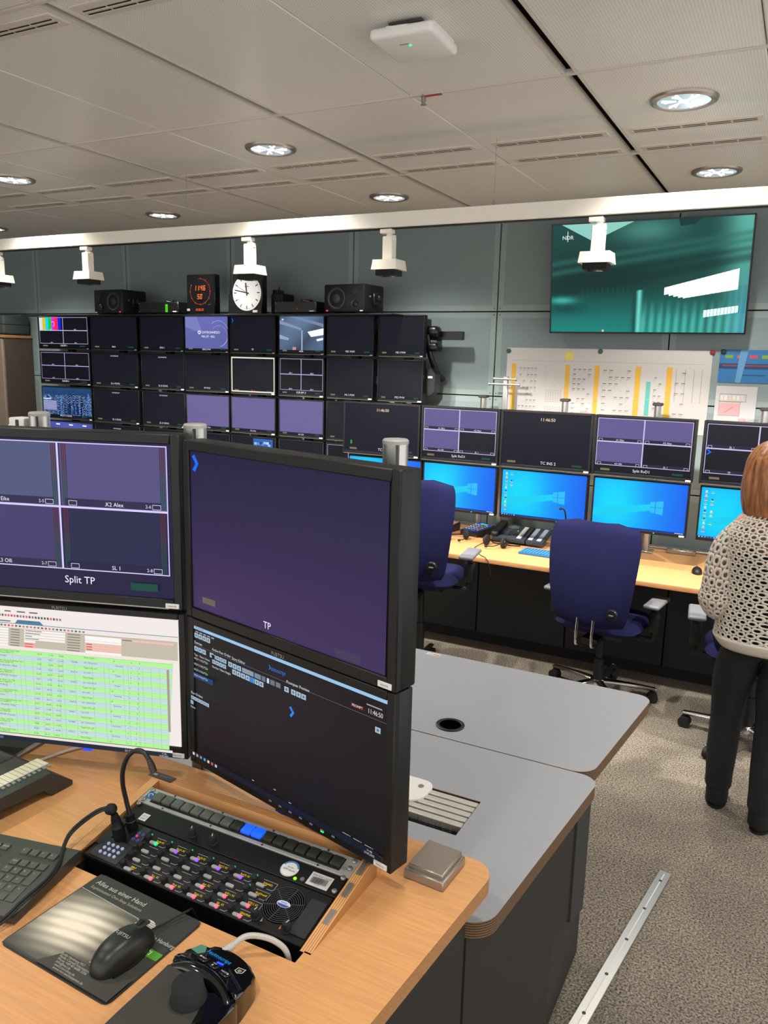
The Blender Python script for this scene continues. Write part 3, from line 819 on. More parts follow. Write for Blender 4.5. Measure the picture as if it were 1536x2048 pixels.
MB().rbox(-.25, .25, -.02, .08, .28, .36, .004, 1).build('wall_bracket', 'dark_grey', tv)

# ================================================================ papers on the wall
def plan_pic(w_, h_):
    p = Pic(w_, h_, 'c2bfbc'); rnd = random.Random(11)
    p.rect(.03, .16, .97, .165, 'a8a5a2')
    for a, b in ((.028, .052), (.312, .335), (.460, .483), (.657, .683), (.803, .829)):
        p.rect(a, .205, b, 1, 'd9a93a')
    p.rect(.712, .385, .733, .80, '59b3ab')
    zones = [(.07, .17, 5, 9), (.35, .45, 4, 12), (.50, .645, 5, 9), (.745, .79, 2, 10), (.84, .90, 2, 6)]
    L = []; G = []
    for x0, x1, nx, ny in zones:
        for j in range(ny):
            for i in range(nx):
                if rnd.random() < .28: continue
                x = x0 + (x1 - x0) * (i + .1) / nx; y = .24 + .74 * (j + .2) / ny
                ww = (x1 - x0) / nx * .6
                L.append((x, y, x + ww, y + .008)); G.append((x, y + .02, x + ww * .8, y + .026)); G.append((x, y + .02, x + .0012, y + .06))
    for j in range(16):
        for i in range(7):
            if j in (7, 8): continue
            G.append((.215 + i * .0125, .53 + j * .024, .215 + i * .0125 + .008, .53 + j * .024 + .012))
    for j in range(9): G.append((.20, .235 + j * .03, .216, .24 + j * .03))
    for x in (.845, .885, .925, .96):
        G.append((x, .22, x + .004, .62))
    for k in range(40):
        x = rnd.uniform(.06, .78); y = rnd.uniform(.23, .95); G.append((x, y, x + rnd.uniform(.004, .02), y + .005))
    p.rects(G, 'a9a6a4'); p.rects(L, '6e6b69')
    p.rect(0, .60, 1, .602, 'c4c1be')
    return p
def sheet(name, label, cat, x0, x1, z0, z1, pic, y=5.546):
    t = thing(name, label, cat, ((x0 + x1) / 2, y, z0))
    w_, h_ = x1 - x0, z1 - z0
    MB().box(-w_ / 2, w_ / 2, -.0008, .0012, 0, h_).build('paper', 'paper', t)
    pic(w_, h_).build('print', t, T(-w_ / 2, -.001, 0), PRINT)
    return t
sheet('wall_plan', 'long white wiring plan with yellow columns pinned to the grey wall', 'plan', -1.905, -.535, 1.50, 2.04, plan_pic)
def info_pic(w_, h_):
    p = Pic(w_, h_, '2a6ea6')
    for k, c in enumerate(('6c9c3c', 'c8505c', 'c0485c', '7aa030', 'd07a30')): p.rect(.08 + k * .18, .16, .2 + k * .18, .26, c)
    p.rect(0, .42, 1, .58, '1d3d66'); p.rect(.05, .46, .95, .50, '8a3a4a'); p.rect(.3, .75, .7, .78, '1a4a7c')
    p.poly([(.3, 0), (.42, 0), (.34, 1), (.26, 1)], '5c94bc'); p.poly([(.7, 0), (.8, 0), (.86, 1), (.8, 1)], '5690ba'); return p
sheet('info_sheet', 'glossy blue information sheet with coloured boxes pinned beside the wall plan', 'poster', -.492, -.10, 1.845, 2.05, info_pic)
def floor_pic(w_, h_):
    p = Pic(w_, h_, 'bdbdbd')
    p.rect(.1, .33, .62, .58, 'd69a9c'); p.rect(.6, .62, .8, .95, 'd69a9c'); p.rect(.22, .68, .55, .95, 'd4b4ae')
    for k in range(6): p.rect(.12 + .1 * k, .18, .19 + .1 * k, .27, ['d8cfae', 'd0d0d0', 'd8b8b4'][k % 3])
    for a in ((.1, .3, .62, .58), (.1, .15, .75, .3)): p.frame(*a, .008, '909090')
    p.line(.25, .52, .45, .4, .01, 'a06060'); p.line(.6, .9, .78, .65, .01, 'a06060'); return p
sheet('floor_plan', 'small white floor plan with pink rooms under the blue information sheet', 'plan', -.494, -.253, 1.50, 1.822, floor_pic)
for x, z, c, lb in ((-1.895, 2.018, '145a40', 'green round magnet on the wall plan corner by the monitors'), (-1.245, 2.025, '145a40', 'green round magnet at the top middle of the wall plan'), (-.537, 2.03, '8a1c34', 'red round magnet on the wall plan corner'), (-.472, 2.035, '20222c', 'dark round magnet on the blue information sheet'), (-.497, 1.36, '1d8a4c', 'green round magnet low on the wall between the desk monitors')):
    o = MB().lathe([(.016, 0), (.016, .005), (.012, .009), (.0001, .010)], 16, M=RX(90)).build('magnet', mat('magnet_' + c, c, .4), None, M=T(x, 5.5448 if z > 1.4 else 5.549, z))
    tag(o, lb, 'magnet', 'magnets on the back wall')
o = MB().box(-.03, .03, -.0012, 0, 0, .055).build('sticky_note', mat('note_yellow', 'd8d070', .8), None, M=T(-1.46, 5.5448, 1.962)); tag(o, 'yellow sticky note on the white wall plan', 'note')

# ================================================================ things on top of the monitor wall
SH = 2.255
def speaker(loc, rz, label, flip):
    t = thing('loudspeaker', label, 'loudspeaker', loc, rz, 'loudspeakers on the monitor rack')
    w2, h_, d_ = .175, .205, .27
    b = MB(); b.rbox(-w2, w2, 0, d_, .008, h_, .012, 2); b.build('cabinet', 'black_plastic', t)
    for sx in (-1, 1):
        MB().rbox(sx * .12 - .03, sx * .12 + .03, .02, .2, 0, .01, .002, 1).build('foot', 'rubber', t)
    s = -1 if flip else 1
    F = lambda x, z: T(x, 0, z) @ RX(90)
    MB().lathe([(.076, -.002), (.078, .004), (.07, .006), (.06, -.0), (.035, -.012 + .01), (.022, .004), (.0001, .008)], 28, M=F(s * .065, .105)).build('woofer', 'dark_grey', t)
    MB().lathe([(.036, -.002), (.038, .004), (.032, .005), (.02, .001), (.0001, .009)], 20, M=F(s * -.095, .065)).build('midrange', 'black_satin', t)
    MB().lathe([(.022, -.002), (.024, .003), (.018, .004), (.008, .001), (.0001, .006)], 16, M=F(s * -.10, .15)).build('tweeter', 'matte_black', t)
    MB().rbox(s * .145 - .008, s * .145 + .008, -.003, .002, .016, .024, .001, 1).build('status_light', 'led_red', t)
    MB().rbox(s * -.15 - .012, s * -.15 + .012, -.002, .002, .014, .022, .001, 1).build('nameplate', 'label_white', t)
    b = MB(); b.rbox(w2 + .0, w2 + .02, .10, .18, .06, .15, .004, 1); b.rbox(w2 + .015, w2 + .05, .12, .16, .09, .13, .004, 1); b.build('side_bracket', 'black_satin', t)
    MB().cyl((w2 + .001, .07, .12), (w2 + .008, .07, .12), .007, n=8).build('knob', 'steel', t)
    return t
speaker((-5.33, 5.09, SH), R(-3), 'black three-way loudspeaker beside the green counter box', False)
speaker((-3.0, 5.09, SH), R(-3), 'black three-way loudspeaker at the right end of the rack shelf', True)
def unit(loc, w_, h_, label, green):
    t = thing('display_unit', label, 'display unit', loc)
    b = MB(); b.rbox(-w_ / 2, w_ / 2, 0, .24, .01, h_, .004, 1); b.build('case', 'black_satin', t)
    MB().rbox(-.05, .09, .04, .2, 0, .012, .002, 1).build('foot', 'rubber', t)
    b = MB(); b.rbox(-.02, .06, .1, .16, h_ - .002, h_ + .022, .004, 1); b.build('connector_block', 'black_plastic', t)
    MB().tube(spline([(.0, .1, h_ + .012), (.04, .06, h_ + .01), (.07, .1, h_ + .004), (.09, .18, h_ + .005)]), .003, 6).build('cable', 'cable_grey', t)
    b = MB()
    for x in (-w_ / 2 + .008, w_ / 2 - .008):
        for z in (.02, h_ - .01): b.cyl((x, -.002, z), (x, .002, z), .004, n=8)
    b.build('screw', 'steel', t)
    p = Pic(w_ - .03, h_ - .03)
    if green: 
        x0, x1, y0, y1 = .70, .76, .08, .98
        p.frame(x0, y0, x1, y1, .14, '58f018')
    else: p.disc(.55, .62, .07, 'f01818')
    p.build('display', t, T(-w_ / 2 + .015, -.0012, .015))
    MB().rbox(w_ / 2 - .06, w_ / 2 - .02, -.0025, .001, .016, .024, .001, 1).build('label', 'label_white', t)
    return t
unit((-4.767, 5.09, SH), .43, .098, 'low black counter box showing a green zero', True)
unit((-3.44, 5.12, SH), .37, .09, 'low black display box with one red dot between clock and loudspeaker', False)
# digital clock
ck = thing('digital_clock', 'square black digital clock with orange digits 11:46 50', 'clock', (-4.352, 5.13, SH))
MB().rbox(-.142, .142, 0, .07, 0, .31, .006, 1).build('case', 'black_satin', ck)
def clock_pic(w_, h_):
    p = Pic(w_, h_, '0a0a0b')
    cx, cy = .5, .43
    for k in range(60):
        a = R(6 * k); lit = 'ff5418' if 0 <= k <= 50 else '3c0c06'
        if 51 <= k <= 58: continue
        q = h_ / w_
        rr = .33 if k % 5 else .325
        p.disc(cx + rr * q * math.sin(a), cy - rr * math.cos(a), .0085 if k % 5 else .011, 'ff3a20' if k < 12 else 'ff6a28', 8)
        if k % 5 == 0: p.disc(cx + (rr + .025) * q * math.sin(a), cy - (rr + .025) * math.cos(a), .008, 'ff5a24', 8)
    seg7(p, '11:46', .5, .34, .13, 'ff7a24'); seg7(p, '50', .5, .56, .13, 'ff7a24'); seg7(p, '23.05.25', .5, .90, .06, 'ff6a1c')
    p.rect(.03, .87, .14, .93, 'd0d0cc'); p.rect(.82, .76, .92, .775, '606060')
    return p
def seg7(p, s, cx, cy, h_, c):
    q = p.h / p.w
    segs = {'0': 'abcdef', '1': 'bc', '2': 'abged', '3': 'abgcd', '4': 'fgbc', '5': 'afgcd', '6': 'afgedc', '7': 'abc', '8': 'abcdefg', '9': 'abcdfg'}
    ww = h_ * .52 * q; gap = h_ * .2 * q
    tot = sum((gap * 1.2 if ch in ':.' else ww + gap) for ch in s) - gap
    x = cx - tot / 2; t = h_ * .16; tx = t * q; sl = .12 * h_ * q
    for ch in s:
        if ch in ':.':
            for yy in ((cy - h_ * .2, cy + h_ * .2) if ch == ':' else (cy + h_ * .45,)): p.rect(x - gap * .3, yy - t / 2, x - gap * .3 + tx, yy + t / 2, c)
            x += gap * 1.2; continue
        L = {'a': (x, cy - h_ / 2, x + ww, cy - h_ / 2 + t), 'g': (x, cy - t / 2, x + ww, cy + t / 2), 'd': (x, cy + h_ / 2 - t, x + ww, cy + h_ / 2),
             'f': (x, cy - h_ / 2, x + tx, cy), 'b': (x + ww - tx, cy - h_ / 2, x + ww, cy), 'e': (x, cy, x + tx, cy + h_ / 2), 'c': (x + ww - tx, cy, x + ww, cy + h_ / 2)}
        for k in segs[ch]:
            a = L[k]; f = lambda yy: sl * (cy - yy) / h_
            p.poly([(a[0] + f(a[3]), a[3]), (a[2] + f(a[3]), a[3]), (a[2] + f(a[1]), a[1]), (a[0] + f(a[1]), a[1])], c)
        x += ww + gap
clock_pic(.276, .30).build('display', ck, T(-.138, -.0006, .005))
# analogue clock
ak = thing('analogue_clock', 'square black analogue clock with round white dial', 'clock', (-3.893, 5.13, SH))
MB().rbox(-.142, .142, 0, .07, 0, .31, .006, 1).build('case', 'black_satin', ak)
D0 = T(0, 0, .16) @ RX(90)
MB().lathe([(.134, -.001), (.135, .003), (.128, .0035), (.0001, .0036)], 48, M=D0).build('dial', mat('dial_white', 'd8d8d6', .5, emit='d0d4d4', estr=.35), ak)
b = MB()
for k in range(60):
    a = R(6 * k); r0, r1, ww = (.098, .124, .0035) if k % 5 == 0 else (.118, .124, .0014)
    b.box(-ww, ww, r0, r1, .0036, .0042, M=D0 @ RZ(-math.degrees(a)))
b.build('minute_marks', 'matte_black', ak)
for nm, ang, L, ww, m, z in (('hour_hand', (11 + 46.8 / 60) * 30, .075, .0055, 'matte_black', .0046), ('minute_hand', 46.8 * 6, .115, .004, 'matte_black', .0052), ('second_hand', 50 * 6, .112, .0015, 'dark_grey', .0058)):
    MB().box(-ww, ww, -.022, L, z, z + .0005, M=D0 @ RZ(-ang)).build(nm, m, ak)
MB().rbox(.055, .1, -.003, .001, .012, .03, .001, 1).build('label', 'label_white', ak)
MB().rbox(-.02, .02, -.0046, -.0036, .205, .209, .0003, 1).build('maker_line', 'dark_grey', ak)
for x, lb in ((-4.11, 'small black supply box with cable beside the digital clock'), (-3.69, 'small black supply box with cable beside the analogue clock')):
    t = thing('supply_box', lb, 'box', (x, 5.24, SH))
    MB().rbox(-.055, .055, 0, .16, 0, .16, .004, 1).build('case', 'black_plastic', t)
    MB().rbox(-.05, -.0, .01, .1, .158, .19, .004, 1).build('connector', 'black_satin', t)
    MB().tube(spline([(-.02, .05, .188), (.01, .02, .21), (.03, -.002, .15), (.04, -.004, .08)]), .003, 6).build('cable', 'cable_black', t)

# ---- tall cabinet at the left with a case on top
cb = thing('tall_cabinet', 'tall brown cabinet with side shade painted darker and wooden top against the back wall', 'cabinet', (-7.35, 5.2, 0))
MB().rbox(-.49, .49, .02, .345, .06, 2.05, .003, 1).build('body', mat('cabinet_brown_shaded', '4a4138', .6, noise=(20, .12, (1, 1, 6))), cb)  # shade of the side painted in: body darker than the lit doors
MB().rbox(-.5, .5, -.005, .347, 2.05, 2.077, .003, 1).build('top_board', mat('top_beech', 'a87a50', .5, noise=(10, .12, (20, 1, 1))), cb)
for s in (-1, 1):
    d = MB().rbox(min(0, s * .486), max(0, s * .486), .0, .022, .08, 2.04, .003, 1).build('door', mat('cabinet_door_lit', '8f8070', .6), cb)
    MB().rbox(s * .04 - .006, s * .04 + .006, -.02, .002, 1.0, 1.14, .004, 1).build('handle', 'aluminium', d)
MB().box(-.47, .47, .04, .34, 0, .06).build('plinth', 'matte_black', cb)
cs = thing('equipment_case', 'dark green-grey equipment case lying on the tall cabinet', 'case', (-7.15, 5.22, 2.077))
MB().rbox(-.3, .3, 0, .3, .006, .185, .02, 3).build('shell', mat('case_grey', '3b4442', .7, bump=(300, .2)), cs)
MB().rbox(-.08, .08, -.012, .004, .09, .11, .004, 1).build('handle', 'black_plastic', cs)
for s in (-1, 1): MB().rbox(s * .2 - .03, s * .2 + .03, -.004, .004, .09, .125, .002, 1).build('latch', 'steel', cs)
MB().box(-.302, .302, -.001, .301, .10, .104).build('seam_band', 'black_plastic', cs)

# ================================================================ far desk
FD = .74
fd = thing('far_desk_top', 'long pale wooden worktop of the far desk under the blue monitors', 'worktop', (0, 0, 0))
MB().rbox(-3.1, 1.9, 4.55, 5.5, FD - .028, FD, .003, 1).build('board', ['wood'], fd)
MB().rbox(-3.1, 1.9, 4.538, 4.551, FD - .03, FD - .001, .004, 2).build('edge_band', 'wood_edge', fd)
tag(MB().rbox(-2.4, 1.9, 5.42, 5.48, FD + .0005, FD + .014, .003, 1).build('cable_rail', 'aluminium', None), 'long low aluminium cable rail along the back of the far desk', 'rail')
cw = .62
for k in range(8):
    x0 = -3.08 + k * cw
    t = thing('desk_cabinet', 'dark charcoal cabinet with round lock under the far desk', 'cabinet', (x0, 4.99, 0), 0, 'cabinets under the far desk')
    t['label'] = 'dark charcoal cabinet under the far desk ' + ('at its hidden left end', 'left of the high-backed chair', 'behind the high-backed chair', 'below the two headsets', 'between headset cord and middle chair', 'behind the middle chair', 'behind the woman', 'at its far right end')[k]
    MB().rbox(.002, cw - .002, .02, .45, .08, FD - .03, .002, 1).build('body', 'matte_black', t)
    d = MB().rbox(.004, cw - .004, .0, .02, .09, FD - .05, .002, 1).build('door', 'cabinet_black', t)
    MB().lathe([(.013, -.002), (.013, .004), (.008, .006), (.0001, .006)], 14, M=T(cw - .05 if k % 2 == 0 else .05, 0, FD - .12) @ RX(90)).build('lock', 'steel', d)
    MB().box(.0, cw, .06, .42, 0, .08).build('plinth', 'matte_black', t)

# telephone with side module
def phone(loc, rz, name, label):
    t = thing(name, label, 'telephone', loc, rz)
    Mp = T(0, 0, .02) @ RX(16)
    b = MB(); b.rbox(-.12, .12, 0, .21, -.006, .022, .006, 2, M=Mp); b.rbox(-.11, .11, .12, .2, 0, .05, .006, 1); b.build('body', mat('phone_grey', '2a313c', .45), t)
    hs = MB(); hs.rbox(-.125, -.07, .005, .2, .03, .055, .02, 3, M=Mp); hs.rbox(-.122, -.073, .0, .055, .02, .05, .012, 3, M=Mp); hs.rbox(-.122, -.073, .155, .205, .02, .05, .012, 3, M=Mp); hs.build('handset', 'black_plastic', t)
    p = Pic(.075, .04, '55604e'); p.rect(.08, .2, .6, .3, '2c342a'); p.rect(.08, .5, .8, .6, '2c342a'); p.build('display', t, Mp @ T(-.055, .145, .024) @ RX(-90), PRINT)
    km = MB().rbox(-.0065, .0065, -.005, .005, 0, .004, .0015, 1).mesh('key', mat('phone_key', '3a414c', .5))
    for j in range(4):
        for i in range(3): put('key', km, t, Mp @ T(-.052 + .019 * i, .052 + .02 * j, .022))
    for j in range(3):
        for i in range(2): put('key', km, t, Mp @ T(.022 + .019 * i, .04 + .022 * j, .022))
    MB().rbox(.055, .085, .02, .19, .021, .024, .001, 1, M=Mp).build('label_strip', 'label_white', t)
    b = MB()
    for j in range(9): b.rbox(.09, .1, .028 + j * .018, .038 + j * .018, .021, .0255, .001, 1, M=Mp)
    b.build('memory_keys', 'dark_grey', t)
    MB().lathe([(.003, .022), (.003, .024), (.0001, .0245)], 8, M=Mp @ T(.03, .12, 0)).build('status_light', 'led_green', t)
    m_ = MB(); m_.rbox(.126, .245, 0, .21, -.006, .022, .006, 2, M=Mp); m_.build('side_module', MATS['phone_grey'], t)
    for x in (.135, .195): MB().rbox(x, x + .03, .02, .19, .021, .024, .001, 1, M=Mp).build('label_strip', mat('label_blue', 'a8b4c8', .5), t)
    MB().tube(spline([(-.1, .01, .05), (-.1, -.03, .012), (-.02, -.04, .006), (.06, -.035, .006), (.1, -.02, .006)], 8), .004, 6).build('cord', 'cable_black', t)
    return t
phone((-1.645, 4.99, FD), R(-3), 'desk_telephone', 'dark grey desk telephone with key module under the blue monitor')

# headsets
def headset(loc, rz, label):
    t = thing('headset', label, 'headset', loc, rz, 'headsets on the far desk')
    pts = [(.062 * math.cos(a), .05 + .0, .012 + .0) for a in (0,)]
    band = [(-.068, 0, .035)] + [(-.072 * math.cos(R(a)), .0 + .115 * math.sin(R(a)), .035 - .025 * math.sin(R(a))) for a in range(15, 180, 15)] + [(.068, 0, .035)]
    b = MB(); b.tube(band, .0055, 8); b.build('headband', 'black_plastic', t)
    for s in (-1, 1):
        M = T(s * .066, -.005, .036) @ RY(90)
        MB().lathe([(.0001, -.012), (.028, -.012), (.036, -.006), (.036, .006), (.028, .012), (.0001, .012)], 20, M=M).build('ear_cushion', 'matte_black', t)
        MB().lathe([(.024, .0), (.022, .018), (.0001, .02)], 16, M=T(s * .066, -.005, .036) @ RY(90 * s)).build('ear_cup', 'black_satin', t)
    b = MB(); b.tube(spline([(.05, -.02, .03), (.035, -.075, .022), (-.01, -.1, .018)]), .003, 6); b.build('mic_boom', 'black_plastic', t)
    MB().lathe([(.0001, -.012), (.009, -.006), (.009, .006), (.0001, .012)], 10, M=T(-.012, -.1, .018) @ RY(90)).build('mic_tip', 'rubber', t)
    return t
h1 = headset((-1.69, 4.88, FD), R(-12), 'black two-ear headset with boom microphone before the desk telephone')
MB().tube(spline([(-1.76, 4.9, .76), (-1.79, 4.76, .743), (-1.69, 4.6, .743), (-1.63, 4.535, .745), (-1.6, 4.525, .70), (-1.585, 4.528, .63)], 8), .0026, 6).build('cord', 'cable_black', h1, M=(T(*h1.location) @ RZ(-12)).inverted())
h2 = headset((-1.99, 4.93, FD), R(40), 'black two-ear headset beside the blue chair back')
# small control boxes
def ctl(loc, rz, label, c1):
    t = thing('control_box', label, 'control box', loc, rz)
    MB().prism([(0, 0), (.2, 0), (.2, .06), (0, .035)], -.075, .075, M=Matrix(((0, 0, 1, 0), (1, 0, 0, 0), (0, 1, 0, 0), (0, 0, 0, 1)))).build('case', mat('ctl_case', '2d3036', .5), t)
    Mp = T(-.07, .006, .0362) @ RX(7.1)
    MB().box(0, .14, 0, .185, 0, .002, M=Mp).build('faceplate', mat('face_' + c1, c1, .5), t)
    km = MB().rbox(-.007, .007, -.007, .007, 0, .006, .002, 1)
    for j in range(5):
        for i in range(5):
            c = ['dfe6ee', '8fb4e0', 'e6c860', 'e0e0e0'][(i * 3 + j * 2) % 4]
            k_ = 'ctlkey_' + c
            mat(k_, c, .4)
            if k_ not in kcache: kcache[k_] = MB().rbox(-.007, .007, -.007, .007, 0, .006, .002, 1).mesh('key', k_)
            put('key', kcache[k_], t, Mp @ T(.02 + .025 * i, .03 + .026 * j, .002))
    MB().rbox(.04, .1, .158, .178, .001, .004, .001, 1, M=Mp).build('display', mat('ctl_disp', '30d0d8', .3, emit='48c8e8', estr=.6), t)
    return t
kcache = {}
ctl((-1.96, 5.08, FD), R(-18), 'small blue keypad box on the far desk', '2850b4')
ctl((-2.20, 5.05, FD), R(-12), 'small beige keypad box half hidden by the blue chair', 'c89070')
# keyboard, the monitor's blue light painted into body and key colours
kb2 = thing('keyboard', 'slim keyboard on the far desk with blue monitor light painted on', 'keyboard', (-1.285, 4.765, FD), R(-1.5))
MB().rbox(-.215, .215, 0, .15, .0, .014, .005, 2).build('body', mat('kb_painted_light', '1d5d8c', .45), kb2)
km = MB().rbox(-.0075, .0075, -.0075, .0075, 0, .004, .0015, 1).mesh('key', mat('kb_key_painted_light', '2f79ac', .45))
for j in range(6):
    for i in range(21): put('key', km, kb2, T(-.2 + .02 * i, .018 + .0215 * j, .0135))
# socket box
mbx = thing('socket_box', 'flat silver socket box at the back of the far desk', 'socket', (-.59, 5.33, FD))
MB().rbox(-.09, .09, 0, .07, 0, .028, .004, 1).build('base', 'aluminium', mbx)
for s in (-1, 1): MB().rbox(s * .043 - .04, s * .043 + .04, .006, .062, .027, .033, .002, 1).build('flap', 'steel', mbx)
# gooseneck on far desk
g = thing('gooseneck_microphone', 'thin black gooseneck microphone on the far desk behind the middle chair', 'microphone', (-1.2, 4.78, FD))
MB().lathe([(.03, 0), (.03, .01), (.012, .02), (.008, .05), (.0001, .052)], 16).build('base', 'black_plastic', g)
MB().tube(spline([(0, 0, .04), (.0, 0, .15), (-.01, 0, .26), (-.02, -.005, .31), (-.036, -.01, .322)], 6), .005, 8).build('neck', 'black_satin', g)
MB().lathe([(.0001, 0), (.008, .003), (.009, .012), (.006, .018), (.0001, .02)], 10, M=T(-.034, -.01, .322) @ RY(-95)).build('capsule', 'rubber', g)
ms = thing('computer_mouse', 'small dark mouse on the far desk beside the woman', 'mouse', (-.44, 4.9, FD), R(10))
b = MB(); b.grid(lambda u, v: ((.03 * math.cos(2 * math.pi * u)) * math.cos(v * math.pi / 2) ** .6, .052 * math.sin(2 * math.pi * u) * math.cos(v * math.pi / 2) ** .6, .036 * math.sin(v * math.pi / 2)), 20, 6, close_u=True); b.build('shell', 'black_plastic', ms)
MB().rbox(-.004, .004, .02, .035, .03, .036, .002, 1).build('wheel', 'rubber', ms)

# ================================================================ office chairs
def chair_proto():
    t = thing('office_chair', '', 'chair')
    def back(front):
        def f(u, v):
            z = .50 + .60 * v
            hw = .205 + .052 * math.sin(min(1, v * 1.15) * math.pi / 2) - .012 * max(0, v - .75)
            e = 4.2
            s = 2 * u - 1
            # rounded outline
            q = 2 * v - 1
            lim = (1 - abs(q) ** 7) ** (1 / 5.) if abs(q) < 1 else 0
            x = s * hw * (.45 + .55 * lim if abs(q) > .0 else 1)
            bow = .035 * (s * s) + .03 * (1 - math.cos((v - .25) * 2.2))
            th = .036 * (max(0, 1 - abs(s) ** 6)) ** .5 * (max(0, 1 - abs(q) ** 8)) ** .5
            y = -.275 + bow - .02 * math.sin(v * math.pi) + (th if front else -th * .6)
            return (x, y, z)
        return f
    b = MB(); b.grid(back(True), 20, 24); n0 = len(b.f); b.grid(lambda u, v: back(False)(1 - u, v), 20, 24)
    b.build('backrest', 'blue_fabric', t, angle=70)
    def seat(top):
        def f(u, v):
            a = 2 * math.pi * u; r = v
            c, s = math.cos(a), math.sin(a); e = .42
            x = .245 * math.copysign(abs(c) ** e, c) * r; y = .03 + .235 * math.copysign(abs(s) ** e, s) * r
            h_ = (1 - r ** 8) ** .5 if r < 1 else 0
            return (x, y, .47 + (.045 * h_ if top else -.035 * h_) - .015 * max(0, (y - .1)) * (1 if top else 0))
        return f
    b = MB(); b.grid(seat(True), 36, 10, close_u=True); b.grid(lambda u, v: seat(False)(1 - u, v), 36, 10, close_u=True); b.build('seat', 'blue_fabric', t, angle=70)
    b = MB(); b.rbox(-.16, .16, -.12, .16, .40, .445, .02, 2); b.rbox(-.05, .05, -.22, .1, .385, .42, .01, 2); b.build('mechanism', 'black_plastic', t)
    for x in (-.045, .045):
        MB().tube(spline([(x, -.2, .395), (x, -.285, .40), (x, -.305, .44), (x, -.295, .56)], 5), .0075, 8).build('back_bar', 'chrome', t)
    MB().lathe([(.034, 0), (.034, .012), (.028, .02), (.0001, .021)], 16, M=T(.15, -.302, .615) @ RX(90)).build('adjusting_knob', 'black_satin', t)
    MB().rbox(.135, .165, -.332, -.32, .61, .62, .003, 1).build('knob_grip', 'dark_grey', t)
    MB().tube([(.1, .02, .41), (.22, .03, .40), (.28, .04, .395)], .007, 6).build('lever', 'black_plastic', t)
    for s in (-1, 1):
        b = MB(); b.tube(spline([(s * .12, .02, .415), (s * .27, .02, .41), (s * .295, .02, .45), (s * .295, .02, .62)], 5), [.016] * 16, 8); b.rbox(s * .295 - .03, s * .295 + .03, -.01, .05, .46, .58, .01, 2); b.build('arm_post', 'black_plastic', t)
        b = MB(); b.rbox(s * .295 - .045, s * .295 + .045, -.10, .14, .62, .645, .012, 3); b.build('arm_pad', mat('arm_pad_grey', '6f7074', .5), t)
    b = MB(); b.lathe([(.03, .10), (.03, .24), (.022, .24), (.022, .40), (.0001, .40)], 16); b.build('gas_column', 'black_plastic', t)
    MB().lathe([(.0001, .06), (.045, .06), (.05, .085), (.04, .11), (.0001, .112)], 20).build('hub', 'chrome', t)
    for k in range(5):
        a = R(72 * k + 20); c, s = math.cos(a), math.sin(a)
        leg = MB()
        Ml = RZ(math.degrees(a))
        def lf(u, v):
            aa = 2 * math.pi * u; L = .03 + .295 * v
            hw = .026 - .008 * v; hh = .016 - .004 * v
            return (L, hw * math.cos(aa), .095 - .016 * v * v + hh * math.sin(aa))
        leg.grid(lf, 12, 8, close_u=True, M=Ml); leg.cyl((.318, 0, .078), (.332, 0, .078), .017, .008, 10, M=Ml)
        lo = leg.build('base_leg', 'chrome', t)
        w_ = MB()
        for dy in (-.016, .016): w_.cyl((.315 , dy - .011, .03), (.315, dy + .011, .03), .03, n=18, M=Ml)
        w_.cyl((.315, 0, .045), (.315, 0, .078), .007, n=8, M=Ml); w_.rbox(.29, .335, -.012, .012, .03, .062, .008, 2, M=Ml)
        w_.build('caster', 'rubber', lo)
    return t
c0 = chair_proto()
chs = [((-1.955, 4.30, 0), 8, .17, 'blue office chair with high back beside the big front monitors'),
       ((-.895, 4.55, 0), -7, -.005, 'blue office chair in the middle of the far desk'),
       ((-.07, 4.33, 0), 6, .04, 'blue office chair behind the woman in the crochet sweater')]
for i, (l, a, s, lb) in enumerate(chs):
    t = c0 if i == 0 else copy_tree(c0)
    t.location = l; t.rotation_euler = (0, 0, R(a)); t['label'] = lb; t['group'] = 'office chairs at the far desk'
    for ch in t.children:
        if ch.name.split('.')[0] in ('seat', 'backrest', 'mechanism', 'back_bar', 'adjusting_knob', 'knob_grip', 'lever', 'arm_post', 'arm_pad'): ch.location.z = s
        elif ch.name.startswith('gas_column'): ch.scale = (1, 1, (.40 + s) / .40)

# ================================================================ woman standing at the far desk, seen from behind
WX, WY = -.02, 3.57
def skin_mesh(name, verts, edges, radii, root, m, parent, subs=2):
    me = bpy.data.meshes.new(name + '_base'); me.from_pydata(verts, edges, [])
    o = bpy.data.objects.new(name + '_base', me); col.objects.link(o)
    sk = o.modifiers.new('s', 'SKIN'); sk.branch_smoothing = .6; sk.use_smooth_shade = True
    for i, r in enumerate(radii):
        d = me.skin_vertices[0].data[i]; d.radius = r if isinstance(r, tuple) else (r, r)
        d.use_root = i in root
    sb = o.modifiers.new('d', 'SUBSURF'); sb.levels = subs; sb.render_levels = subs
    dg = bpy.context.evaluated_depsgraph_get(); dg.update()
    out = bpy.data.meshes.new_from_object(o.evaluated_get(dg)); out.name = name
    bpy.data.objects.remove(o)
    out.materials.clear(); out.materials.append(MATS[m])
    for p in out.polygons: p.use_smooth = True
    return put(name, out, parent)
mat('skin', 'd9a58c', .55, noise=(30, .05, (1, 1, 1))); mat('trouser_black', '17171a', .9, bump=(700, .3), noise=(12, .25, (1, 1, 1))); mat('knit_cream', 'e4dacb', .95, bump=(900, .6), spec=.15)
mat('undershirt_dark', '16151a', .9); mat('shoe_black', '0b0b0c', .75)
mat('hair_auburn', 'a06a42', .42, noise=(9, .6, (9, 9, .35)), bump=(60, .3))
wm = thing('person', 'person with auburn bob in white crochet sweater and black trousers standing by the far desk', 'person', (WX, WY, 0), R(-4))
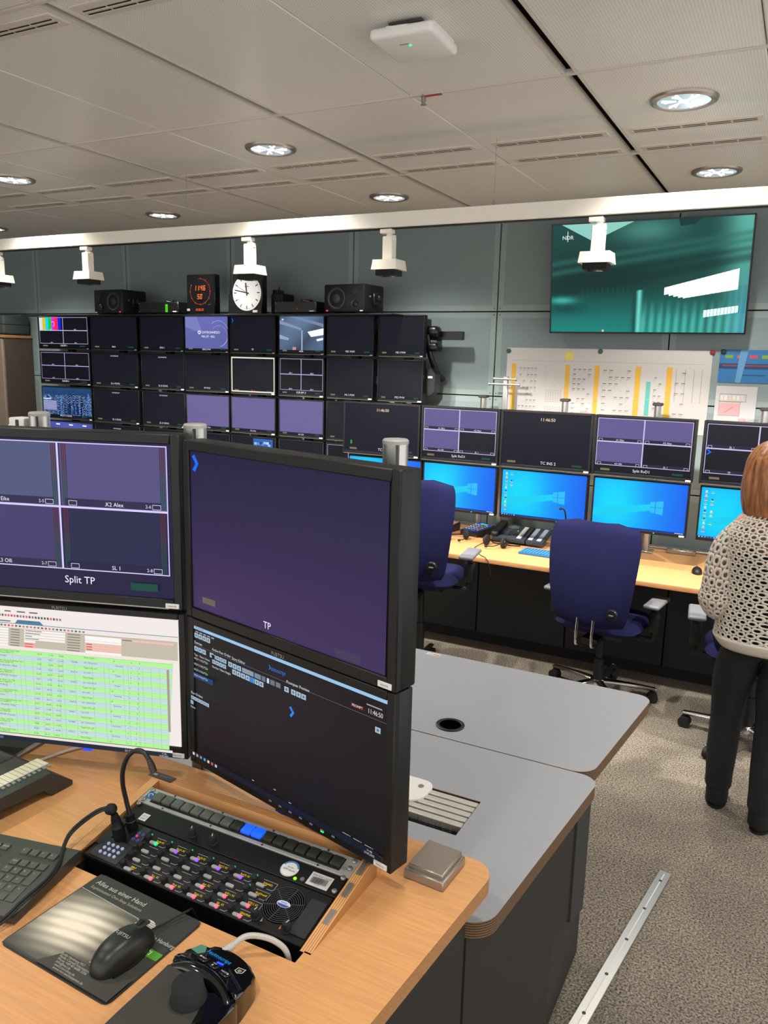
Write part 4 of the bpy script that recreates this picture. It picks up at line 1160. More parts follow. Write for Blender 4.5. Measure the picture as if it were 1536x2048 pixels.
V = [(0, 0, .88), (0, -.005, 1.02), (0, -.005, 1.18), (0, 0, 1.30), (0, .02, 1.385), (-.02, .035, 1.43), (-.033, .05, 1.475), (-.042, .06, 1.535), (-.045, .06, 1.59)]
E_ = [(i, i + 1) for i in range(8)]
RR = [(.135, .105), (.115, .09), (.125, .095), (.11, .075), (.055, .05), (.048, .05), (.062, .07), (.078, .09), (.06, .07)]
def chain(start, pts, rs):
    prev = start
    for p, r in zip(pts, rs):
        V.append(p); RR.append(r); E_.append((prev, len(V) - 1)); prev = len(V) - 1
    return prev
for s, foot in ((-1, (-.13, .055)), (1, (.06, -.06))):
    chain(0, [(s * .085, 0, .80), (foot[0] * .95, foot[1] * .4 + .02, .47), (foot[0], foot[1] - .02, .10), (foot[0], foot[1] + .10, .045)], [.085, .055, .038, .032])
    e = chain(3, [(s * .135, 0, 1.325), (s * .185, -.03, 1.14), (s * .20, -.045, .985), (s * .16, .10, .965), (s * .125, .215, .99)], [.052, .042, .036, .032, .024])
    pl = chain(e, [(s * .105, .265, 1.00)], [(.032, .018)])
    for k in range(4):      # four fingers, curled
        dx = s * (.03 - .02 * k); L = (.8, 1., .95, .75)[k]
        chain(pl, [(s * .105 + dx, .295, 1.005), (s * .105 + dx - s * .004, .295 + .028 * L, .995), (s * .105 + dx - s * .008, .30 + .04 * L, .972)], [.0095, .0085, .0075])
    chain(pl, [(s * .07, .272, 1.01), (s * .052, .295, 1.02)], [.011, .009])
chain(7, [(-.045, .155, 1.52)], [.012])       # nose
for s in (-1, 1): chain(7, [(-.045 + s * .083, .06, 1.525)], [(.01, .02)])   # ears
skin_mesh('body', V, E_, RR, {0}, 'skin', wm, 2)
for s in (-1, 1):
    MB().lathe([(.0001, -.012), (.008, -.009), (.012, 0), (.008, .009), (.0001, .012)], 12, M=T(-.045 + s * .032, .138, 1.545)).build('eye', mat('eye_white', 'e8e4e0', .2), wm)
MB().tube(spline([(-.07, .142, 1.478), (-.045, .15, 1.474), (-.02, .142, 1.478)]), .005, 6).build('mouth', mat('lip', 'a85a54', .5), wm)
# trousers
tv_ = [(0, 0, .93), (0, 0, .86)]; te = [(0, 1)]; tr = [(.165, .13), (.16, .135)]
for s, foot in ((-1, (-.13, .055)), (1, (.06, -.06))):
    pr = 1
    for p, r in (((s * .088, 0, .77), .108), ((foot[0] * .95, foot[1] * .3, .58), .085), ((foot[0] * .97, foot[1] * .4 + .022, .46), .072), ((foot[0], foot[1] * .7 - .01, .27), (.068, .07)), ((foot[0], foot[1] - .02, .14), .060), ((foot[0], foot[1] - .018, .075), .066)):
        tv_.append(p); tr.append(r); te.append((pr, len(tv_) - 1)); pr = len(tv_) - 1
skin_mesh('trousers', tv_, te, tr, {0}, 'trouser_black', wm, 2)
# shoes
for s, foot, rz in ((-1, (-.13, .055), 8), (1, (.06, -.06), -10)):
    def sf(u, v):
        a = 2 * math.pi * u; c, sn = math.cos(a), math.sin(a)
        y = .088 * sn + .055; x = .043 * c * (1 - .12 * sn if sn > 0 else 1 - .1 * -sn) 
        top = .085 - .045 * max(0, min(1, (y - .0) / .11))
        rr = 1 if v < .6 else 1 - .75 * ((v - .6) / .4) ** 2
        return (x * rr, (y - .03) * rr + .03 - (.03 * (v ** 2) if y < 0.06 else .03 * v * v), max(0, top * min(1, v / .85)) + (0 if v > .05 else 0))
    b = MB(); b.grid(sf, 28, 10, close_u=True, M=T(foot[0], foot[1] - .02, .006) @ RZ(rz)); b.build('shoe', 'shoe_black', wm, angle=80)
    b = MB(); b.cyl((0, .025, 0), (0, .025, .008), .001); b2 = MB()
    n = 28; poly = [(.046 * math.cos(2 * math.pi * k / n), .055 + .093 * math.sin(2 * math.pi * k / n)) for k in range(n)]
    b2.prism(poly, 0, .012, M=T(foot[0], foot[1] - .02, 0) @ RZ(rz)); b2.build('shoe_sole', 'rubber', wm)
    ak_ = MB(); ak_.lathe([(.046, .03), (.048, .07), (.045, .11), (.038, .115)], 20, M=T(foot[0], foot[1] - .02, 0)); ak_.build('shoe_collar', 'shoe_black', wm)
# dark top under the sweater, up to the shoulder blades
def lerp_tab(tab, z):
    for (z0, v0), (z1, v1) in zip(tab, tab[1:]):
        if z <= z1: 
            k = (z - z0) / (z1 - z0); k = max(0, min(1, k)); return v0 + (v1 - v0) * k
    return tab[-1][1]
WA = [(.78, .178), (.83, .212), (.95, .202), (1.08, .198), (1.2, .205), (1.27, .20), (1.32, .168), (1.36, .115), (1.39, .082), (1.41, .075)]
WB = [(.78, .135), (.83, .160), (.95, .150), (1.08, .138), (1.2, .140), (1.27, .125), (1.32, .108), (1.36, .09), (1.39, .078), (1.41, .074)]
def torso(u, z, off=0.):
    a = 2 * math.pi * u; c, s = math.cos(a), math.sin(a); e = .8
    A, B = lerp_tab(WA, z) + off, lerp_tab(WB, z) + off
    return (A * math.copysign(abs(c) ** e, c), .0 + B * math.copysign(abs(s) ** e, s) + .02 * max(0, (z - 1.25) / .15), z)
b = MB(); b.grid(lambda u, v: torso(u, .80 + (1.205 - .80) * v, -.018), 40, 12, close_u=True); b.build('undershirt', 'undershirt_dark', wm)
# crochet sweater: a net of real holes on torso and sleeves
sw = MB()
def net(surf, nu, nv, hx=.30, hy=.27, skip=lambda i, j: False, n=10):
    for j in range(nv):
        off = .5 if j % 2 else 0
        for i in range(nu):
            vs = []
            for k in range(n):
                a = 2 * math.pi * k / n + .31; c, s = math.cos(a), math.sin(a)
                q = max(abs(c), abs(s)); vs.append(surf((i + off + .5 + .5 * c / q) / nu, (j + .5 + .5 * s / q) / nv))
            if skip(i, j): sw.add(vs, [tuple(range(n))]); continue
            for k in range(n):
                a = 2 * math.pi * k / n + .31; c, s = math.cos(a), math.sin(a)
                yy = s * (hy if s > 0 else hy * .85)
                vs.append(surf((i + off + .5 + hx * c) / nu, (j + .5 + yy) / nv))
            sw.add(vs, [(k, (k + 1) % n, n + (k + 1) % n, n + k) for k in range(n)])
net(lambda u, v: torso(u, .835 + (1.385 - .835) * v), 36, 22, skip=lambda i, j: False)
for s in (-1, 1):
    path = spline([(s * .095, .005, 1.315), (s * .178, -.015, 1.20), (s * .203, -.045, 1.03), (s * .202, -.04, .955), (s * .18, .06, .935), (s * .15, .16, .96), (s * .125, .205, .985)], 6)
    rad = [.052, .072, .072, .070, .062, .050, .040]
    L = len(path)
    frames = []
    up = Vector((0, 1, 0))
    for i, p in enumerate(path):
        t_ = (path[min(i + 1, L - 1)] - path[max(i - 1, 0)]).normalized()
        up = (up - t_ * up.dot(t_)).normalized(); frames.append((p, up.copy(), t_.cross(up)))
    def sl(u, v, s=s):
        v = max(0, min(.9999, v)); f = v * (L - 1); i = int(f); k = f - i
        p = frames[i][0].lerp(frames[min(i + 1, L - 1)][0], k); a1 = frames[i][1].lerp(frames[min(i + 1, L - 1)][1], k); b1 = frames[i][2].lerp(frames[min(i + 1, L - 1)][2], k)
        g = v * 6; gi = int(g); r = rad[gi] + (rad[min(gi + 1, 6)] - rad[gi]) * (g - gi)
        r *= 1 + .06 * math.sin(v * 34) * (1 if v > .35 else .3)
        q = p + (a1 * math.cos(2 * math.pi * u) + b1 * math.sin(2 * math.pi * u)) * r
        return tuple(q)
    net(sl, 14, 24, .27, .25)
so = sw.build('sweater', 'knit_cream', wm, angle=80)
so.modifiers.new('thick', 'SOLIDIFY').thickness = .006
b = MB(); b.grid(lambda u, v: torso(u, .785 + .055 * v, .004 * math.sin(v * math.pi)), 44, 5, close_u=True)
ho = b.build('sweater_hem', 'knit_cream', wm); ho.modifiers.new('thick', 'SOLIDIFY').thickness = .012
b = MB(); b.grid(lambda u, v: torso(u, 1.38 + .03 * v, .004 * math.sin(v * math.pi)), 36, 3, close_u=True)
ho = b.build('sweater_collar', 'knit_cream', wm); ho.modifiers.new('thick', 'SOLIDIFY').thickness = .01
# bob hair: cap and falling sides with strand ridges, open at the face
hb = MB()
def hair(u, v, k=1.):
    a = R(90 + 52 + (360 - 104) * u)           # open around +y (the face)
    c, s = math.cos(a), math.sin(a)
    if v < .45:
        t_ = v / .45 * math.pi / 2
        r, z = math.sin(t_), 1.535 + .105 * math.cos(t_)
    else:
        q = (v - .45) / .55
        r, z = 1 + .10 * math.sin(q * 2.4) - .16 * q ** 3, 1.535 - .185 * q
    st = 1 + .022 * math.sin(u * 84 + 2.5 * math.sin(v * 4)) * min(1, v * 2) + .014 * math.sin(u * 37 + 1 + 3 * v)
    return (-.045 + .098 * c * r * k * st, .055 + .118 * s * r * k * st, z - .018 * (s > 0) * max(0, v - .5))
hb.grid(lambda u, v: hair(u, v), 110, 20); hb.build('hair', 'hair_auburn', wm, angle=80).modifiers.new('thick', 'SOLIDIFY').thickness = .02
# fringe lock falling beside the face
for s in (-1, 1):
    MB().tube(spline([(-.045 + s * .05, .13, 1.60), (-.045 + s * .088, .13, 1.54), (-.045 + s * .096, .115, 1.46), (-.045 + s * .088, .10, 1.385)]), [.016] * 19, 8).build('side_lock', 'hair_auburn', wm)

# ================================================================ grey cable tables behind the front desk
GZ = .92; GT = .034
g1 = thing('grey_table', 'grey laminate table with plywood edge and cable port, nearer the wooden desk', 'table', (0, 0, 0))
def skew(pts, x_at, y0, slope): return pts
def table_poly(xl, y0, y1, xr0, xr1, r0, r1):
    """quadrilateral with rounded right corners; right edge from (xr0,y0) to (xr1,y1)."""
    out = [(xl, y1), (xl, y0)]
    dx = (xr1 - xr0) / (y1 - y0)
    def corner(cx, cy, sy, r):
        pts = []
        for k in range(9):
            a = R(-90 + 90 * k / 8) if sy < 0 else R(0 + 90 * k / 8)
            x = cx - r + r * math.cos(a); y = cy - sy * r + r * math.sin(a)
            pts.append((x + dx * (y - cy), y))
        return pts
    return out + corner(xr0, y0, -1, r0) + corner(xr1, y1, 1, r1)
# port opening x -0.80..-0.567, y 1.48..1.642 : the top is cut around it
HX0, HX1, HY0, HY1 = -.98, -.571, 1.485, 1.64
def holed(poly, hx0, hx1, hy0, hy1, z0, z1, mb, side=1, top=0):
    xl = min(p[0] for p in poly); ymin = min(p[1] for p in poly); ymax = max(p[1] for p in poly)
    rightp = [p for p in poly if p[0] > hx1]
    mb.prism([(hx1, ymax), (hx1, ymin)] + rightp, z0, z1, top, None, side)
    mb.prism([(xl, ymin), (hx0, ymin), (hx0, ymax), (xl, ymax)], z0, z1, top, None, side)
    mb.prism([(hx0, ymin), (hx1, ymin), (hx1, hy0), (hx0, hy0)], z0, z1, top, None, side)
    mb.prism([(hx0, hy1), (hx1, hy1), (hx1, ymax), (hx0, ymax)], z0, z1, top, None, side)
b = MB(); holed(table_poly(-2.9, 1.24, 1.892, -.41, -.345, .05, .05), HX0, HX1, HY0, HY1, GZ - GT, GZ, b)
b.build('table_top', ['grey_laminate', 'plywood'], g1, smooth=False)
b = MB(); b.rbox(-2.85, -.452, 1.3, 1.325, .32, GZ - GT, .002, 1); b.build('front_panel', 'charcoal_panel', g1)
b = MB(); b.prism([(-.47, 1.242), (-.447, 1.242), (-.380, 1.80), (-.403, 1.80)], .57, GZ - GT); b.build('side_panel', 'charcoal_panel', g1)
b = MB(); b.prism([(-.40, 1.80), (-.375, 1.80), (-.36, 1.87), (-.385, 1.87)], .56, GZ - GT); b.build('corner_post', 'dark_grey', g1)
b = MB(); b.prism([(-.472, 1.243), (-.449, 1.243), (-.395, 1.70), (-.418, 1.70)], .0, .568); b.build('lower_panel', 'charcoal_panel', g1)
for x in (-2.8, -1.6): MB().rbox(x, x + .05, 1.35, 1.80, 0, GZ - GT, .003, 1).build('leg_panel', 'charcoal_panel', g1)
# cable port: aluminium slats, brush, cover plate
tray = MB(); tray.box(HX0, HX1, HY0, HY1, GZ - .03, GZ - .018); tray.build('port_floor', 'matte_black', g1)
for k in range(5):
    y0 = 1.524 + k * .0236
    MB().rbox(HX0, HX1 - .002, y0, y0 + .0175, GZ - .03, GZ - .002, .002, 1).build('slat', mat('slat_grey', 'c4c0b6', .4, .3), g1)
br = MB(); rnd = random.Random(2)
for k in range(420):
    x = HX0 + (HX1 - HX0) * rnd.random(); y = 1.492 + rnd.random() * .026
    br.add([(x, y, GZ - .018), (x + .0012, y, GZ - .018), (x + rnd.uniform(-.003, .003), y + rnd.uniform(-.006, .006), GZ - .001 - rnd.random() * .005)], [(0, 1, 2)])
tag(br.build('brush', 'rubber', g1), kind='stuff')
pl = MB().prism(rounded(-.99, -.695, 1.555, 1.66, [.03, 0, 0, .045]), GZ - .002, GZ + .003).build('cover_plate', 'white_plastic', g1)
MB().lathe([(.007, .003), (.007, .0048), (.0001, .005)], 12, M=T(-.722, 1.628, GZ)).build('screw', 'steel', pl)
g2 = thing('grey_table', 'grey laminate table with round cable grommet, standing behind the ported one', 'table', (0, 0, 0))
GP = table_poly(-2.9, 1.896, 2.478, -.372, -.312, .05, .05)
b = MB(); b.prism(GP, GZ - GT, GZ, 0, None, 1); b.build('table_top', ['grey_laminate', 'plywood'], g2, smooth=False)
b = MB(); b.lathe([(.041, 0), (.041, .003), (.036, .0045), (.031, .003), (.030, -.03)], 32, M=T(-.791, 1.974, GZ)); b.build('grommet', 'black_satin', g2)
b = MB(); b.lathe([(.0305, .0004), (.0001, .0005)], 24, M=T(-.791, 1.974, GZ)); b.build('grommet_hole', mat('void_black', '020202', 1., spec=0), g2)
p = Pic(.052, .02, 'd8d4cc'); p.text('NDR', .1, .72, .4, '555555'); p.rect(.55, .35, .95, .7, 'c83c32'); p.build('sticker', g2, T(-1.085, 2.445, GZ + .0006) @ RX(-90), PRINT)
for x in (-2.85, -1.7, -.50):
    MB().rbox(x, x + .03, 1.98, 2.40, 0, GZ - GT, .003, 1).build('leg_panel', 'charcoal_panel', g2)

# ================================================================ front wooden desk
ZW = 1.04; WT = .03
wd = thing('front_desk', 'wooden front desk with rounded corner and sunken intercom panel', 'desk', (0, 0, 0))
CX0, CX1, CY0, CY1 = -1.10, -.592, .884, 1.118
b = MB(); holed(table_poly(-2.9, .40, 1.26, -.478, -.398, .05, .05), CX0, CX1, CY0, CY1, ZW - WT, ZW, b)
b.build('desk_top', ['wood', 'wood_edge'], wd, smooth=False)
b = MB(); b.rbox(-2.85, -.47, 1.20, 1.235, .02, ZW - WT, .002, 1); b.build('back_panel', 'charcoal_panel', wd)
b = MB(); b.prism([(-.55, .50), (-.515, .50), (-.450, 1.238), (-.485, 1.238)], 0, ZW - WT); b.build('side_panel', 'charcoal_panel', wd)
MB().rbox(-2.85, -2.81, .5, 1.2, 0, ZW - WT, .002, 1).build('side_panel', 'charcoal_panel', wd)
MB().box(CX0 - .01, CX1 + .01, CY0 - .01, CY1 + .01, ZW - .13, ZW - .125).build('tray_floor', 'matte_black', wd)
b = MB()
for a in ((CX0 - .01, CX0, CY0 - .01, CY1 + .01), (CX1, CX1 + .01, CY0 - .01, CY1 + .01), (CX0, CX1, CY0 - .01, CY0), (CX0, CX1, CY1, CY1 + .01)): b.box(*a, ZW - .13, ZW - WT)
b.build('tray_wall', 'matte_black', wd)

# ---- intercom panel in its plywood cradle
ic = thing('intercom_panel', 'black rack intercom panel with lit keys sunk into the wooden desk', 'intercom', (-1.087, .921, ZW - .004))
TILT = 12.0
IP = RX(TILT)
U, Vv = .483, .19
# cradle cheeks (in root space: x right, y back, z up)
def cheek(x0, x1):
    zt = lambda y: y * math.tan(R(TILT))
    YZ = [(-.012, .0 + .004), (.205, .004), (.205, zt(.205) + .002), (-.012, zt(-.012) + .006)]
    return MB().prism(YZ, x0, x1, M=Matrix(((0, 0, 1, 0), (1, 0, 0, 0), (0, 1, 0, 0), (0, 0, 0, 1))))
cheek(U + .004, U + .024).build('cradle_cheek', 'plywood_light', ic, smooth=False)
cheek(-.024, -.004).build('cradle_cheek', 'plywood_light', ic, smooth=False)
MB().box(-.024, U + .024, .2055, .226, .004, .205 * math.tan(R(TILT)) + .004).build('cradle_back', 'wood', ic, smooth=False)
b = MB()
for k in range(4): b.box(-.0235, U + .0235, .208 + k * .0048, .2092 + k * .0048, .036, .205 * math.tan(R(TILT)) + .0046)
b.build('ply_lines', 'wood_edge', ic)
plab = MB().box(0, .06, 0, .018, 0, .0012).build('label_plate', 'black_satin', ic, M=T(-.034, .206, .0485))
p = Pic(.05, .01); p.rect(.05, .2, .25, .8, '9a9a80'); p.rect(.4, .3, .9, .4, '888888'); p.rect(.4, .6, .8, .7, '888888'); p.build('plate_print', plab, T(.005, .004, .0014) @ RX(-90), PRINT)
b = MB(); b.rbox(0, U, 0, .102, -.05, 0, .002, 1, M=IP); b.build('key_unit', 'black_plastic', ic)
b = MB(); b.rbox(0, U, .103, .146, -.02, .0, .001, 1, M=IP); b.build('blank_plate', 'black_plastic', ic)
b = MB(); b.rbox(-.006, U + .006, .147, .19, -.02, .0015, .001, 1, M=IP); b.build('button_strip', mat('strip_silver', 'a9a9a7', .4, .25), ic)
b = MB(); b.box(.022, U - .022, .154, .182, .001, .0022, M=IP); b.build('button_well', 'matte_black', ic)
mat('btn_grey', '565a52', .35); mat('btn_dark', '2c2e2a', .35); mat('btn_blue', '1040ff', .4, emit='1454ff', estr=1.3)
bmesh_btn = {m: MB().rbox(-.0108, .0108, -.011, .011, 0, .007, .0025, 2).mesh('push_button', m) for m in ('btn_grey', 'btn_dark', 'btn_blue')}
for k in range(18):
    u = .036 + k * .02435
    put('push_button', bmesh_btn['btn_blue' if k in (9, 10) else 'btn_grey' if k < 8 else 'btn_dark'], ic, IP @ T(u, .168, .002))
rv = MB().cyl((0, 0, .001), (0, 0, .0022), .0022, n=8).mesh('rivet', 'dark_grey')
for u in (.06, .18, .30, .42):
    for v in (.150, .187): put('rivet', rv, ic, IP @ T(u, v, 0))
for u in (.006, U - .006):
    for v in (.165, .182, .142, .112) if u > .1 else (.182, .155, .142): MB().lathe([(.0048, .0), (.0048, .003), (.003, .0042), (.0001, .0042)], 12, M=IP @ T(u, v, .0015)).build('screw', 'steel', ic)
p = Pic(.018, .018, '1d5f86'); p.ring(.45, .45, .2, .28, 'c8d8e0', 0, 270); p.text('lawo', .5, .92, .14, 'c8d8e0', 'c'); p.build('maker_label', ic, IP @ T(.003, .160, .0018) @ RX(-90), PRINT)
p = Pic(.025, .008); p.text('VSM', .5, .95, .8, '4a6a7a', 'c'); p.build('maker_print', ic, IP @ T(U - .028, .158, .0018) @ RX(-90), PRINT)
p = Pic(.018, .018, 'cfcfcb'); p.text('KEYB', .5, .45, .2, '777777', 'c'); p.text('UNIT', .5, .8, .2, '777777', 'c'); p.build('paper_label', ic, IP @ T(.033, .109, .0006) @ RX(-90), PRINT)
p = Pic(.036, .036); p.disc(.5, .5, .48, 'dcdcd8', 28); p.ring(.5, .5, .38, .48, '4a7cb8', 20, 160); p.ring(.5, .5, .44, .455, '555555', 180, 360)
p.text('Service', .5, .45, .09, '4a6aa8', 'c'); p.text('NTP Sound', .5, .62, .1, '333344', 'c'); p.build('round_sticker', ic, IP @ T(.360, .106, .0006) @ RX(-90), PRINT)
p = Pic(.043, .028, 'cac8c4'); p.text('NDR 060471 500 89', .5, .24, .11, '222222', 'c')
rnd = random.Random(4); x = .12
while x < .86:
    ww = rnd.choice((.012, .02, .03)); p.rect(x, .34, x + ww, .8, '1a1a1a'); x += ww + rnd.choice((.01, .016, .022))
p.text('0471 500', .5, .93, .08, '444444', 'c'); p.build('barcode_label', ic, IP @ T(.420, .108, .0006) @ RX(-90), PRINT)
MB().lathe([(.003, 0), (.003, .0015), (.0001, .002)], 10, M=IP @ T(.3985, .1095, 0)).build('status_light', mat('led_lime', '80ff20', .3, emit='80f010', estr=1.4), ic)
MB().lathe([(.004, 0), (.004, .002), (.0001, .0022)], 10, M=IP @ T(.4115, .113, 0)).build('screw', 'steel', ic)
# rotary knobs on the blank plate
knob_m = MB().lathe([(.0085, 0), (.0085, .002), (.007, .003), (.0066, .015), (.0055, .0165), (.0001, .0168)], 18).mesh('rotary_knob', 'matte_black')
dash_m = MB().box(-.0006, .0006, .0, .006, .0168, .0172).mesh('pointer', 'label_white')
for u in (.163, .212):
    k = put('rotary_knob', knob_m, ic, IP @ T(u, .1185, 0)); put('pointer', dash_m, k, RZ(30))
# grid of keys: knob, lit lens, display window with legend
lens_m = {}
mat('lens_clear', '9a9a98', .3); 
for nm, c in (('green', '20e880'), ('violet', '8a50f0'), ('pink', 'f06080')): mat('lens_' + nm, c, .3, emit=c, estr=1.0)
small_knob = MB().lathe([(.0062, 0), (.006, .007), (.0045, .0085), (.0001, .009)], 14).mesh('key_knob', 'matte_black')
body_m = MB().prism(rounded(-.0095, .0075, -.0032, .0032, .0031, 4), 0, .0028).mesh('key_lens', 'lens_clear')
tip_m = {c: MB().prism(rounded(.0018, .0085, -.0034, .0034, .0033, 4), 0, .0032).mesh('lens_tip', 'lens_' + c) for c in ('green', 'violet', 'pink')}
led_m = {c: MB().lathe([(.0022, 0), (.002, .0015), (.0001, .002)], 8).mesh('key_light', c) for c in ('led_teal', 'dark_grey')} if mat('led_teal', '109060', .3, emit='14a070', estr=.8) else None
legends = [['Studio K2', 'Red A. K2', 'Red B. K2', 'Red C. K2', 'Red D. K2', 'SchleifeK2'], [None] * 5 + ['RechDrumK2'],
           [None, None, None, 'Assi . K2', 'RTD 1. K2', 'RTD 2. K2'], ['BERLP', 'Ton . K2', 'Prod . K2', 'Regie. K2', 'BA . K2', 'GRAUMrK1/2']]
tips = [['green', 'violet', 'violet', 'violet', 'violet', None], [None] * 6, [None, None, None, 'pink', 'pink', 'pink'], [None, 'pink', 'pink', 'pink', 'pink', 'pink']]
for r in range(4):
    for c in range(6):
        u = .108 + .0488 * c; v = .0745 - .0223 * r
        p = Pic(.030, .0165)
        p.rects([(.0, 0, 1, .05), (.97, 0, 1, .8), (.55, .94, .9, 1)], '9a9a9a'); p.poly([(.9, 1), (1, .8), (.97, .8), (.87, .94)], '9a9a9a')
        if legends[r][c]:
            p.text(legends[r][c], .12, .52, .24, 'ffd400', sx=.8); p.rect(.18, .6, .42, .68, 'e8c000')
        p.build('legend_window', ic, IP @ T(u - .003, v - .004, .0005) @ RX(-90))
        k = put('key_lens', body_m, ic, IP @ T(u, v - .0015, 0))
        if tips[r][c]: put('lens_tip', tip_m[tips[r][c]], k)
        kn = put('key_knob', small_knob, ic, IP @ T(u - .019, v + .0055, 0))
        put('key_light', led_m['led_teal' if (r == 0 or (r == 1 and c == 5)) else 'dark_grey'], kn, T(0, .0085, 0))
# numeric pad, function buttons, xlr sockets
MB().rbox(.010, .080, .004, .052, -.001, .0025, .002, 1, M=IP).build('pad_plate', 'dark_grey', ic)
MB().rbox(.060, .082, .052, .098, -.001, .0025, .002, 1, M=IP).build('pad_plate', 'dark_grey', ic)
mat('pad_key', '9aa4c8', .4, emit='8088b8', estr=.35); mat('fn_key', '3a4a80', .4)
pk = MB().lathe([(.0034, 0), (.003, .0022), (.0001, .0028)], 10).mesh('pad_key', 'pad_key'); fk = MB().lathe([(.0042, 0), (.004, .0018), (.0001, .0022)], 12).mesh('function_key', 'fn_key')
for i in range(4):
    for j in range(3): put('pad_key', pk, ic, IP @ T(.030 + .0115 * i, .016 + .0105 * j, .0025))
for i in range(2):
    for j in range(2): put('function_key', fk, ic, IP @ T(.066 + .0105 * i, .064 + .015 * j, .0025))
MB().lathe([(.0025, 0), (.002, .0015), (.0001, .002)], 8, M=IP @ T(.066, .073, .0025)).build('mute_light', 'led_red', ic)
wave_mat('ribbed_black', '0c0c0d', '2a2b2d', 130, 'Y', .5)
MB().rbox(.001, .022, .03, .098, -.001, .003, .001, 1, M=IP).build('ribbed_grip', 'ribbed_black', ic)
MB().rbox(U - .034, U - .002, .012, .085, -.001, .003, .001, 1, M=IP).build('ribbed_grip', 'ribbed_black', ic)
# loudspeaker grille: rings and spokes
gr = MB(); G0 = IP @ T(.412, .055, .0)
for k in range(9):
    r = .006 + .0036 * k
    gr.lathe([(r, .0), (r, .0022), (r + .0013, .0022), (r + .0013, .0)], 36, M=G0)
for a in range(0, 360, 60): gr.box(.004, .036, -.0008, .0008, 0, .0024, M=G0 @ RZ(a + 20))
gr.build('speaker_grille', 'dark_grey', ic)
MB().lathe([(.037, .0004), (.0001, .0005)], 36, M=G0).build('speaker_well', MATS['void_black'], ic)
p = Pic(.026, .013); n = 24
p.poly([(.5 + .5 * math.cos(2 * math.pi * i / n), .5 + .5 * math.sin(2 * math.pi * i / n)) for i in range(n)], 'c4c8d8'); p.poly([(.5 + .44 * math.cos(2 * math.pi * i / n), .55 + .4 * math.sin(2 * math.pi * i / n)) for i in range(13)], '3448a0'); p.text('RIEDEL', .5, .42, .22, '3448a0', 'c')
p.build('speaker_badge', ic, G0 @ T(-.013, -.0065, .0027) @ RX(-90), PRINT)
for u in (.382, .4445):
    k = put('rotary_knob', knob_m, ic, IP @ T(u, .0165, 0)); put('pointer', dash_m, k, RZ(-20))
    MB().prism([(0, 0), (.003, .002), (0, .008)], 0, .0008, M=IP @ T(u + .012 if u < .4 else u - .014, .012, .0002)).build('volume_mark', mat('orange_mark', 'd07850', .5), ic)
for i, (y, n_) in enumerate(((.168, 'Konferenz'), (.118, 'Kommando'), (.06, 'AU STUDIO'))):
    q = MB().box(-.0045, .0045, -.015, .015, 0, .0012, M=T(U + .0145, y, y * math.tan(R(TILT)) + .0045) @ RX(TILT)).build('cradle_label', 'aluminium', ic)
# microphone on the panel, headset plug with cord
gm = thing('gooseneck_microphone', 'black gooseneck microphone rising from the front intercom panel', 'microphone', (-1.045, 1.005, ZW + .016))
MB().lathe([(.0105, -.002), (.011, .02), (.0095, .021), (.0085, .034), (.0001, .035)], 16, M=RX(TILT)).build('connector', 'black_plastic', gm)
neck = spline([(-1.043, .998, 1.085), (-1.050, .997, 1.115), (-1.053, .993, 1.15), (-1.048, .99, 1.182), (-1.034, .99, 1.213), (-1.013, .99, 1.231), (-.995, .99, 1.233), (-.982, .99, 1.222)], 8)
MB().tube([(p.x + 1.045, p.y - 1.005, p.z - ZW - .016) for p in neck], .0044, 10).build('neck', wave_mat('neck_black', '0a0a0b', '1c1e1d', 300, 'Z', .45), gm)
MB().tube([(-.982 + 1.045, -.015, 1.222 - ZW - .016), (-.976 + 1.045, -.015, 1.212 - ZW - .016), (-.971 + 1.045, -.015, 1.200 - ZW - .016)], [.0046, .0062, .0064], 12).build('capsule', mat('capsule_brown', '2a1d1a', .5), gm)
xp = thing('headset_plug', 'black plug with coiled boot in the intercom panel, cord over the keyboard', 'plug', (-1.047, .975, ZW + .012))
MB().lathe([(.0115, -.004), (.0118, .028), (.010, .030), (.0085, .045), (.006, .056), (.0001, .057)], 16, M=RX(TILT)).build('connector', 'black_plastic', xp)
MB().lathe([(.0001, -.012), (.009, -.007), (.011, 0), (.009, .008), (.0001, .012)], 14, M=T(-.008, -.012, .062) @ RY(60)).build('strain_relief', 'rubber', xp)
cord = spline([(-1.056, .962, 1.118), (-1.075, .955, 1.112), (-1.10, .94, 1.092), (-1.115, .92, 1.072), (-1.098, .89, 1.068), (-1.068, .855, 1.069), (-1.048, .82, 1.069), (-1.04, .79, 1.069), (-1.037, .755, 1.067), (-1.04, .71, 1.055), (-1.07, .66, 1.045), (-1.10, .58, 1.044), (-1.12, .48, 1.044), (-1.125, .41, 1.043), (-1.125, .385, 1.02), (-1.125, .38, .9), (-1.12, .385, .7)], 8)
MB().tube([(p.x + 1.047, p.y - .975, p.z - ZW - .012) for p in cord], .0028, 8).build('cord', 'cable_black', xp)
MB().tube([(p.x + 1.047 + .006, p.y - .975 - .004, p.z - ZW - .012 - .0005) for p in cord], .0022, 8).build('cord', 'cable_black', xp)

